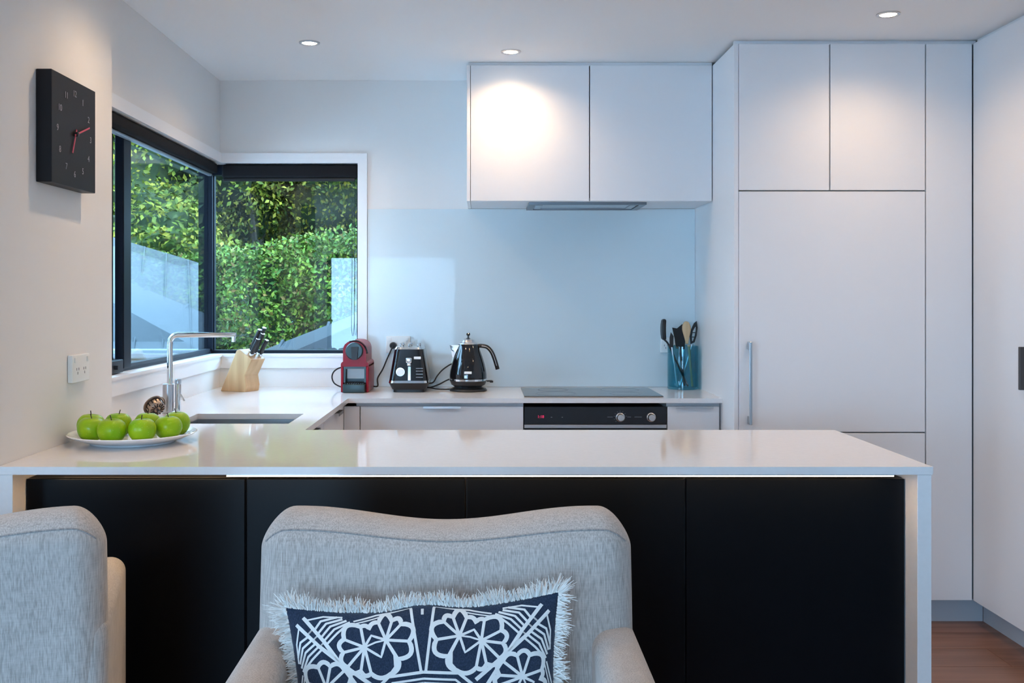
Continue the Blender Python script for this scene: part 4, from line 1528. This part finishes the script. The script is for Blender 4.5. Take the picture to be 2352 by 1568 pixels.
half = []   # (points, width)
half.append(([K(1119, 690), K(1050, 215)], 0.020))
half.append(([(0.0, 0.515), (-0.247, 0.494), (-0.375, 0.375)], 0.022))
half.append(([(0.0, 0.468), (-0.223, 0.447), (-0.340, 0.340)], 0.016))
half.append(([(0.0, 0.430), (-0.200, 0.410), (-0.312, 0.312)], 0.030))
half.append(([(0.0, 0.375), (-0.178, 0.352), (-0.270, 0.270)], 0.022))
half.append(([(0.0, 0.300), (-0.14, 0.28), (-0.215, 0.215)], 0.020))
half.append(([(-0.02, 0.37), (-0.13, 0.29)], 0.018))
half.append(([(-0.14, 0.36), (-0.02, 0.295)], 0.018))
half.append(([(0.0, 0.22), (-0.10, 0.16), (-0.156, 0.156)], 0.020))
half.append(([K(705, 845), K(420, 455), K(270, 285)], 0.030))
half.append(([(-0.66, 0.66), (-0.80, 0.86), (-0.86, 0.93)], 0.018))
half.append(([(-0.62, 0.62), (-0.70, 0.70)], 0.014))
for (a, b_) in (((-0.73, 0.755), (-0.755, 0.73)), ((-0.77, 0.81), (-0.81, 0.77)), ((-0.80, 0.86), (-0.86, 0.80))):
    half.append(([a, b_], 0.012))
F1, F2 = (720, 490), (875, 440)
N1 = [(693, 330), (570, 430), (562, 530), (590, 640), (690, 668), (765, 690)]
N2 = [(820, 300), (918, 300), (985, 335), (1040, 470), (960, 592)]
for e_ in N1:
    half.append(([K(*F1), K(*e_)], 0.022))
for e_ in N2:
    half.append(([K(*F2), K(*e_)], 0.022))
half.append(([K(*F2), K(938, 560), K(942, 650), K(905, 700)], 0.022))
half.append(([K(*F1), K(770, 400), K(*F2)], 0.019))
half.append(([K(*F1), K(800, 455), K(*F2)], 0.014))
half.append(([K(*F1), K(840, 570), K(*F2)], 0.019))
ring_n = [(570, 430), (693, 330), (755, 345), (820, 300), (918, 300), (985, 335), (1040, 470), (960, 592), (905, 700), (765, 690), (690, 668), (590, 640), (562, 530), (570, 430)]
bul = [0.42, 0.25, 0.25, 0.62, 0.40, 0.42, 0.40, 0.25, 0.22, 0.35, 0.30, 0.30, 0.35]
cxy = (800, 480)
scal = []
for (p_, q_), bb in zip(zip(ring_n[:-1], ring_n[1:]), bul):
    mxp, myp = (p_[0] + q_[0]) / 2, (p_[1] + q_[1]) / 2
    L_ = math.hypot(q_[0] - p_[0], q_[1] - p_[1])
    nx_, ny_ = -(q_[1] - p_[1]) / L_, (q_[0] - p_[0]) / L_
    if nx_ * (mxp - cxy[0]) + ny_ * (myp - cxy[1]) < 0:
        nx_, ny_ = -nx_, -ny_
    for k in range(8):
        t_k = k / 8
        hb_ = bb * L_ * math.sin(PI * t_k) ** 0.8 if 0 < t_k < 1 else 0
        scal.append((p_[0] + (q_[0] - p_[0]) * t_k + nx_ * hb_, p_[1] + (q_[1] - p_[1]) * t_k + ny_ * hb_))
scal.append(scal[0])
half.append(([K(*p) for p in scal], 0.034))
for k, (s0, m0, e0) in enumerate((((350, 370), (400, 300), (520, 262)), ((375, 395), (440, 315), (560, 275)), ((400, 420), (470, 335), (590, 285)), ((420, 445), (500, 355), (615, 296)), ((440, 470), (520, 385), (580, 330)))):
    half.append(([K(*s0), K(*m0), K(*e0)], 0.016))
half.append(([K(300, 300), K(420, 265), K(560, 262)], 0.012))
half.append(([K(640, 290), K(800, 245), K(1040, 222)], 0.012))
half.append(([K(660, 305), K(820, 262), K(900, 238), K(1040, 232)], 0.010))

pb_ = MB()


def strip(pts, w, side=-1):
    P = []
    for a, b_ in zip(pts[:-1], pts[1:]):
        L = math.hypot(b_[0] - a[0], b_[1] - a[1])
        nn = max(1, int(L / 0.03))
        for k in range(nn):
            P.append((a[0] + (b_[0] - a[0]) * k / nn, a[1] + (b_[1] - a[1]) * k / nn))
    P.append(pts[-1])
    o_ = len(pb_.v)
    for i, p in enumerate(P):
        q0, q1 = P[max(0, i - 1)], P[min(len(P) - 1, i + 1)]
        dx, dy_ = q1[0] - q0[0], q1[1] - q0[1]
        L = math.hypot(dx, dy_) or 1
        nx_, ny_ = -dy_ / L * w / 2, dx / L * w / 2
        for s in (-1, 1):
            u = max(-0.985, min(0.985, p[0] + s * nx_))
            v = max(-0.985, min(0.985, p[1] + s * ny_))
            pb_.v.append(tuple(CM @ (csurf(u, v, side) + cnorm(u, v, side) * 0.0007)))
    for i in range(len(P) - 1):
        a = o_ + 2 * i
        pb_.f.append((a, a + 1, a + 3, a + 2))


for pts, w in half:
    for mir in (1, -1):
        for rot_ in range(4):
            c_, s_ = [(1, 0), (0, 1), (-1, 0), (0, -1)][rot_]
            strip([(mir * p[0] * c_ - p[1] * s_, mir * p[0] * s_ + p[1] * c_) for p in pts], w)
for rot_ in range(4):
    c_, s_ = [(1, 0), (0, 1), (-1, 0), (0, -1)][rot_]
    strip([(-p[1] * s_, p[1] * c_) for p in ((0, 0.93), (0, 0.97))], 0.02)
pr_ = obj('printed_pattern', pb_, 'cushion_print', cvr)
tag(pr_, 'pale flower and ray print')

fb = MB()
for k in range(5200):
    s = rng.random() * 4
    e_, t = int(s), (s - int(s)) * 2 - 1
    u, v = [(t, 1), (1, -t), (-t, -1), (-1, t)][e_]
    out = [(0, 1), (1, 0), (0, -1), (-1, 0)][e_]
    p = csurf(u * 0.995, v * 0.995)
    p.y = rng.normal(0, 0.003)
    cor = max(0, abs(t) - 0.9) / 0.1
    d = Vector((out[0], 0, out[1])) + Vector((u * cor * 0.6, 0, v * cor * 0.6))
    side_ = Vector((out[1], 0, -out[0]))
    d = (d.normalized() + side_ * rng.normal(0, 0.38) + Vector((0, rng.normal(-0.1, 0.35), 0))).normalized()
    L = rng.uniform(0.012, 0.030) * (1 + 0.5 * cor) * (0.8 + 0.35 * math.sin(t * 9 + e_ * 2) ** 2)
    bend = Vector((rng.normal(0, 0.25), rng.normal(0, 0.25), rng.normal(-0.15, 0.2)))
    w = d.cross(Vector((0, 1, 0)))
    if w.length < 1e-3:
        w = Vector((1, 0, 0))
    w = w.normalized() * 0.0011
    pts = [p, p + d * L * 0.5 + bend * L * 0.12, p + d * L + bend * L * 0.4]
    o_ = len(fb.v)
    for i, q in enumerate(pts):
        ww = w * (1.0, 0.9, 0.35)[i]
        fb.v += [tuple(CM @ (q - ww)), tuple(CM @ (q + ww))]
    fb.f += [(o_, o_ + 1, o_ + 3, o_ + 2), (o_ + 2, o_ + 3, o_ + 5, o_ + 4)]
fr_ = obj('fringe', fb, 'white_fringe', cu)
fr_['kind'] = 'stuff'
tag(fr_, 'frayed white cotton fringe')


# ------------------------------------------------------------------ garden outside
struct('ground', B(-30, 20, YW + 0.13, 45, -1.3, -0.9), 'soil', 'dark garden ground outside the kitchen window', cat='ground')
struct('eaves', MB().box(XL - 1.05, XL - 0.121, YI0, YW + 0.95, CEIL + 0.02, CEIL + 0.12).box(XL - 0.121, XRT + 0.3, YW + 0.121, YW + 0.95, CEIL + 0.02, CEIL + 0.12), 'trim_white', 'unseen white roof overhang added to cut sky light at the corner window', cat='eaves')  # out-of-view overhang, added to cut sky light through the corner window
struct('terrace', B(-16, 10, -14, REAR - 0.13, -0.25, -0.05), 'paving', 'paved terrace behind the viewer', cat='ground')


def leaves(name, cen, nrm_, size, material, parent, aspect=0.5):
    n_ = len(cen)
    d = rng.normal(size=(n_, 3))
    d += nrm_ * 0.9
    d /= np.linalg.norm(d, axis=1)[:, None]
    u = np.cross(d, rng.normal(size=(n_, 3)))
    u /= np.linalg.norm(u, axis=1)[:, None]
    w = np.cross(d, u)
    s = size * rng.uniform(0.6, 1.25, n_)[:, None]
    tip = cen + u * s
    L = cen + u * s * 0.45 + w * s * aspect * 0.55 + d * s * 0.10
    R = cen + u * s * 0.45 - w * s * aspect * 0.55 + d * s * 0.10
    vs = np.stack([cen, L, tip, R], 1).reshape(-1, 3)
    me = bpy.data.meshes.new(name)
    me.vertices.add(n_ * 4)
    me.vertices.foreach_set('co', vs.ravel())
    idx_ = np.arange(n_) * 4
    tri = np.stack([idx_, idx_ + 1, idx_ + 2, idx_, idx_ + 2, idx_ + 3], 1).ravel()
    me.loops.add(n_ * 6)
    me.loops.foreach_set('vertex_index', tri)
    me.polygons.add(n_ * 2)
    me.polygons.foreach_set('loop_start', np.arange(n_ * 2) * 3)
    me.update(calc_edges=True)
    me.validate()
    me.materials.append(MATS[material])
    o = bpy.data.objects.new(name, me)
    COL.objects.link(o)
    o.parent = parent
    o['kind'] = 'stuff'
    return o


def hedge(label, x0, x1, y0, y1, ztops, n_, size):
    """clipped hedge: box of leaves, top height interpolated along x"""
    t_ = thing('garden_hedge', label, 'hedge', ((x0 + x1) / 2, (y0 + y1) / 2, -0.9))
    bx = rng.uniform(x0, x1, n_)
    ztop = np.interp(bx, np.linspace(x0, x1, len(ztops)), ztops)
    which = rng.random(n_)
    by = np.where(which < 0.72, y0 + np.abs(rng.normal(0, 0.10, n_)), rng.uniform(y0, y1, n_))
    bz = np.where(which < 0.72, -0.9 + (ztop + 0.9) * rng.random(n_), ztop - np.abs(rng.normal(0, 0.08, n_)))
    lump = 0.10 * np.sin(bx * 5 + 1.3 * np.sin(bz * 4)) * np.cos(bz * 6 + bx * 2)
    by = np.where(which < 0.72, by + lump, by)
    bz = np.where(which >= 0.72, bz + lump * 0.6, bz)
    cen = np.stack([bx, by, bz], 1)
    nn = np.where((which < 0.72)[:, None], np.array([[0, -1, 0.3]]), np.array([[0, -0.2, 1]]))
    L = Vector(t_.location)
    leaves('foliage', cen - np.array(L), nn, size, 'leaf_hedge', t_)
    br = MB()
    for k in range(10):
        xx = x0 + (x1 - x0) * (k + 0.5) / 10
        zt2 = float(np.interp(xx, np.linspace(x0, x1, len(ztops)), ztops))
        br.tube([(xx - L.x, (y0 + y1) / 2 - L.y, 0), (xx - L.x + 0.1, (y0 + y1) / 2 - L.y, zt2 + 0.5)], 0.03, 6)
    obj('stem', br, 'bark', t_)
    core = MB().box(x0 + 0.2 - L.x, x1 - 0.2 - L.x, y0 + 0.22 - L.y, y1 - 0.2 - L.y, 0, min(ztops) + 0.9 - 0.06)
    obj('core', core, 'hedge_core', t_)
    return t_


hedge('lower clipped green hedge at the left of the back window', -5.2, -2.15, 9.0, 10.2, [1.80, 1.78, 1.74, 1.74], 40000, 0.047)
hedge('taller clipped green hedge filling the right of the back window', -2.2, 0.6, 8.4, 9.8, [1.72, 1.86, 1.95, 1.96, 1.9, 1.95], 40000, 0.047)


def tree(label, x, y_, zc, rx, rz, n_, size, material, trunk_r=0.14, zg=-0.9):
    t_ = thing('garden_tree', label, 'tree', (x, y_, zg), 0)
    d = rng.normal(size=(n_, 3))
    d /= np.linalg.norm(d, axis=1)[:, None]
    rad = rng.uniform(0.45, 1.0, n_) ** 0.6
    lump = 1 + 0.22 * np.sin(d[:, 0] * 7 + 2) * np.cos(d[:, 2] * 6) + 0.12 * np.sin(d[:, 1] * 9 + d[:, 2] * 11)
    cen = d * (rad * lump)[:, None] * np.array([rx, rx * 0.8, rz])
    cen[:, 2] += zc - zg
    leaves('crown', cen, d + np.array([0, -0.3, 0.3]), size, material, t_)
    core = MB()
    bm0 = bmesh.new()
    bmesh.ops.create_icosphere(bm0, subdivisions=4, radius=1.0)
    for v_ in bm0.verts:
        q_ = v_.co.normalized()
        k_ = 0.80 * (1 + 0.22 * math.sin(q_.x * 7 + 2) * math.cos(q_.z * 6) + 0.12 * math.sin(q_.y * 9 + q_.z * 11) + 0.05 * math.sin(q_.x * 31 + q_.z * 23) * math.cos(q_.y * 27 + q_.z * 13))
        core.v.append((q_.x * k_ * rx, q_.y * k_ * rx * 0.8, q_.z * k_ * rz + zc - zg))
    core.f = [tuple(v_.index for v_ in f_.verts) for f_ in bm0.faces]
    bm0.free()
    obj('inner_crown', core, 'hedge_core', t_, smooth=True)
    tr = MB().tube(smooth_path([(0, 0, 0), (0.06, 0, (zc - zg) * 0.4), (-0.05, 0.05, (zc - zg)), (0.1, 0.0, zc - zg + rz * 0.6)], 5), [trunk_r * (1 - 0.7 * k / 15) for k in range(16)], 10)
    obj('trunk', tr, 'bark', t_, smooth=True)
    bm_ = MB()
    for k in range(9):
        a = k * 2.4
        h_ = (zc - zg) * (0.45 + 0.05 * k)
        bm_.tube([(0, 0, h_), (rx * 0.35 * math.cos(a), rx * 0.3 * math.sin(a), h_ + rz * 0.35), (rx * 0.7 * math.cos(a), rx * 0.6 * math.sin(a), h_ + rz * 0.6)], [0.05, 0.035, 0.012], 6)
    obj('branch', bm_, 'bark', t_)
    return t_


tree('tall leafy tree seen through the left window', -4.9, 12.6, 3.2, 2.4, 2.4, 48000, 0.072, 'leaf_tree_lit')
tree('unseen leafy tree added left of the house to block sky light at the sink window', -7.4, 3.9, 2.0, 2.2, 2.6, 9000, 0.16, 'leaf_tree')  # added out of view to block the low sky facing the left window
tree('unseen bushy tree added left of the neighbouring roof to block sky light', -8.2, 8.6, 2.2, 2.2, 2.6, 9000, 0.16, 'leaf_tree')  # second unseen tree put here to hold back sky light
tree('leafy green tree behind the lower hedge, bare trunk showing', -3.05, 13.4, 4.1, 1.9, 1.9, 44000, 0.068, 'leaf_tree', 0.10)
tree('yellowish green tree behind the taller hedge', -1.2, 14.0, 3.5, 2.1, 1.9, 44000, 0.068, 'leaf_tree')
tree('bushy light green shrub beside the grey roof', -3.55, 10.9, 1.75, 0.9, 0.75, 9000, 0.075, 'leaf_tree_lit', 0.05)
tree('dense dark tree far behind the hedges', -3.9, 19.0, 3.2, 4.6, 4.0, 16000, 0.22, 'leaf_dark', 0.2)
tree('wide dark tree far behind the taller hedge', 1.6, 19.0, 3.4, 4.2, 4.2, 13000, 0.22, 'leaf_dark', 0.2)
tree('large dark tree far off at the left of the garden', -9.5, 17.5, 3.6, 4.2, 4.4, 12000, 0.22, 'leaf_dark', 0.2)


# neighbour's roofs: ribbed sheet built from a quad
def ribbed_roof(parent, name, a, b_, c, d, ribs, material, rib_h=0.03, rib_w=0.03):
    """quad a-b (eave) c-d (ridge side: d above a, c above b); ribs run from the eave to the ridge"""
    a, b_, c, d = map(Vector, (a, b_, c, d))
    n_ = (b_ - a).cross(d - a).normalized()
    if n_.z < 0:
        n_ = -n_
    m_ = MB()
    q = [a, b_, c, d]
    m_.add(q + [p - n_ * 0.04 for p in q], [(0, 1, 2, 3), (7, 6, 5, 4), (0, 4, 5, 1), (1, 5, 6, 2), (2, 6, 7, 3), (3, 7, 4, 0)])
    obj(name, m_, material, parent)
    for k in range(ribs):
        t = (k + 0.5) / ribs
        e0, e1 = a.lerp(b_, t), d.lerp(c, t)
        w = (b_ - a).normalized() * rib_w / 2
        r_ = MB().add([e0 - w, e0 + w, e1 + w, e1 - w, e0 - w * 0.5 + n_ * rib_h, e0 + w * 0.5 + n_ * rib_h, e1 + w * 0.5 + n_ * rib_h, e1 - w * 0.5 + n_ * rib_h],
                      [(0, 1, 5, 4), (1, 2, 6, 5), (2, 3, 7, 6), (3, 0, 4, 7), (4, 5, 6, 7), (3, 2, 1, 0)])
        obj('roof_rib', r_, material, parent)


nh = thing('neighbour_house', 'low neighbouring house with pale blue grey ribbed roof', 'house', (-3.2, 7.2, -0.9))
L = Vector(nh.location)
ribbed_roof(nh, 'roof_sheet', Vector((-4.6, 6.2, 1.02)) - L, Vector((-1.72, 6.2, 1.02)) - L, Vector((-2.08, 7.3, 1.60)) - L, Vector((-4.6, 7.3, 2.35)) - L, 16, 'roof_steel', 0.004, 0.010)
obj('wall', B(-4.5 - L.x, -1.95 - L.x, 6.3 - L.y, 7.25 - L.y, 0, 1.85), 'house_wall', nh)
obj('gutter', MB().tube([Vector((-4.6, 6.17, 1.0)) - L, Vector((-1.72, 6.17, 1.0)) - L], 0.03, 8), 'house_wall', nh, smooth=True)

lr = thing('lean_to_roof', 'blue grey metal roof slope below the back window', 'roof', (-0.6, 6.2, -0.9))
L = Vector(lr.location)
ribbed_roof(lr, 'roof_sheet', Vector((-1.36, 5.6, 0.92)) - L, Vector((1.2, 5.6, 0.92)) - L, Vector((1.2, 7.0, 2.05)) - L, Vector((-1.48, 6.6, 0.99)) - L, 9, 'roof_grey', 0.02, 0.03)
obj('wall', B(-1.2 - L.x, 1.1 - L.x, 5.75 - L.y, 6.45 - L.y, 0, 1.75), 'house_wall', lr)
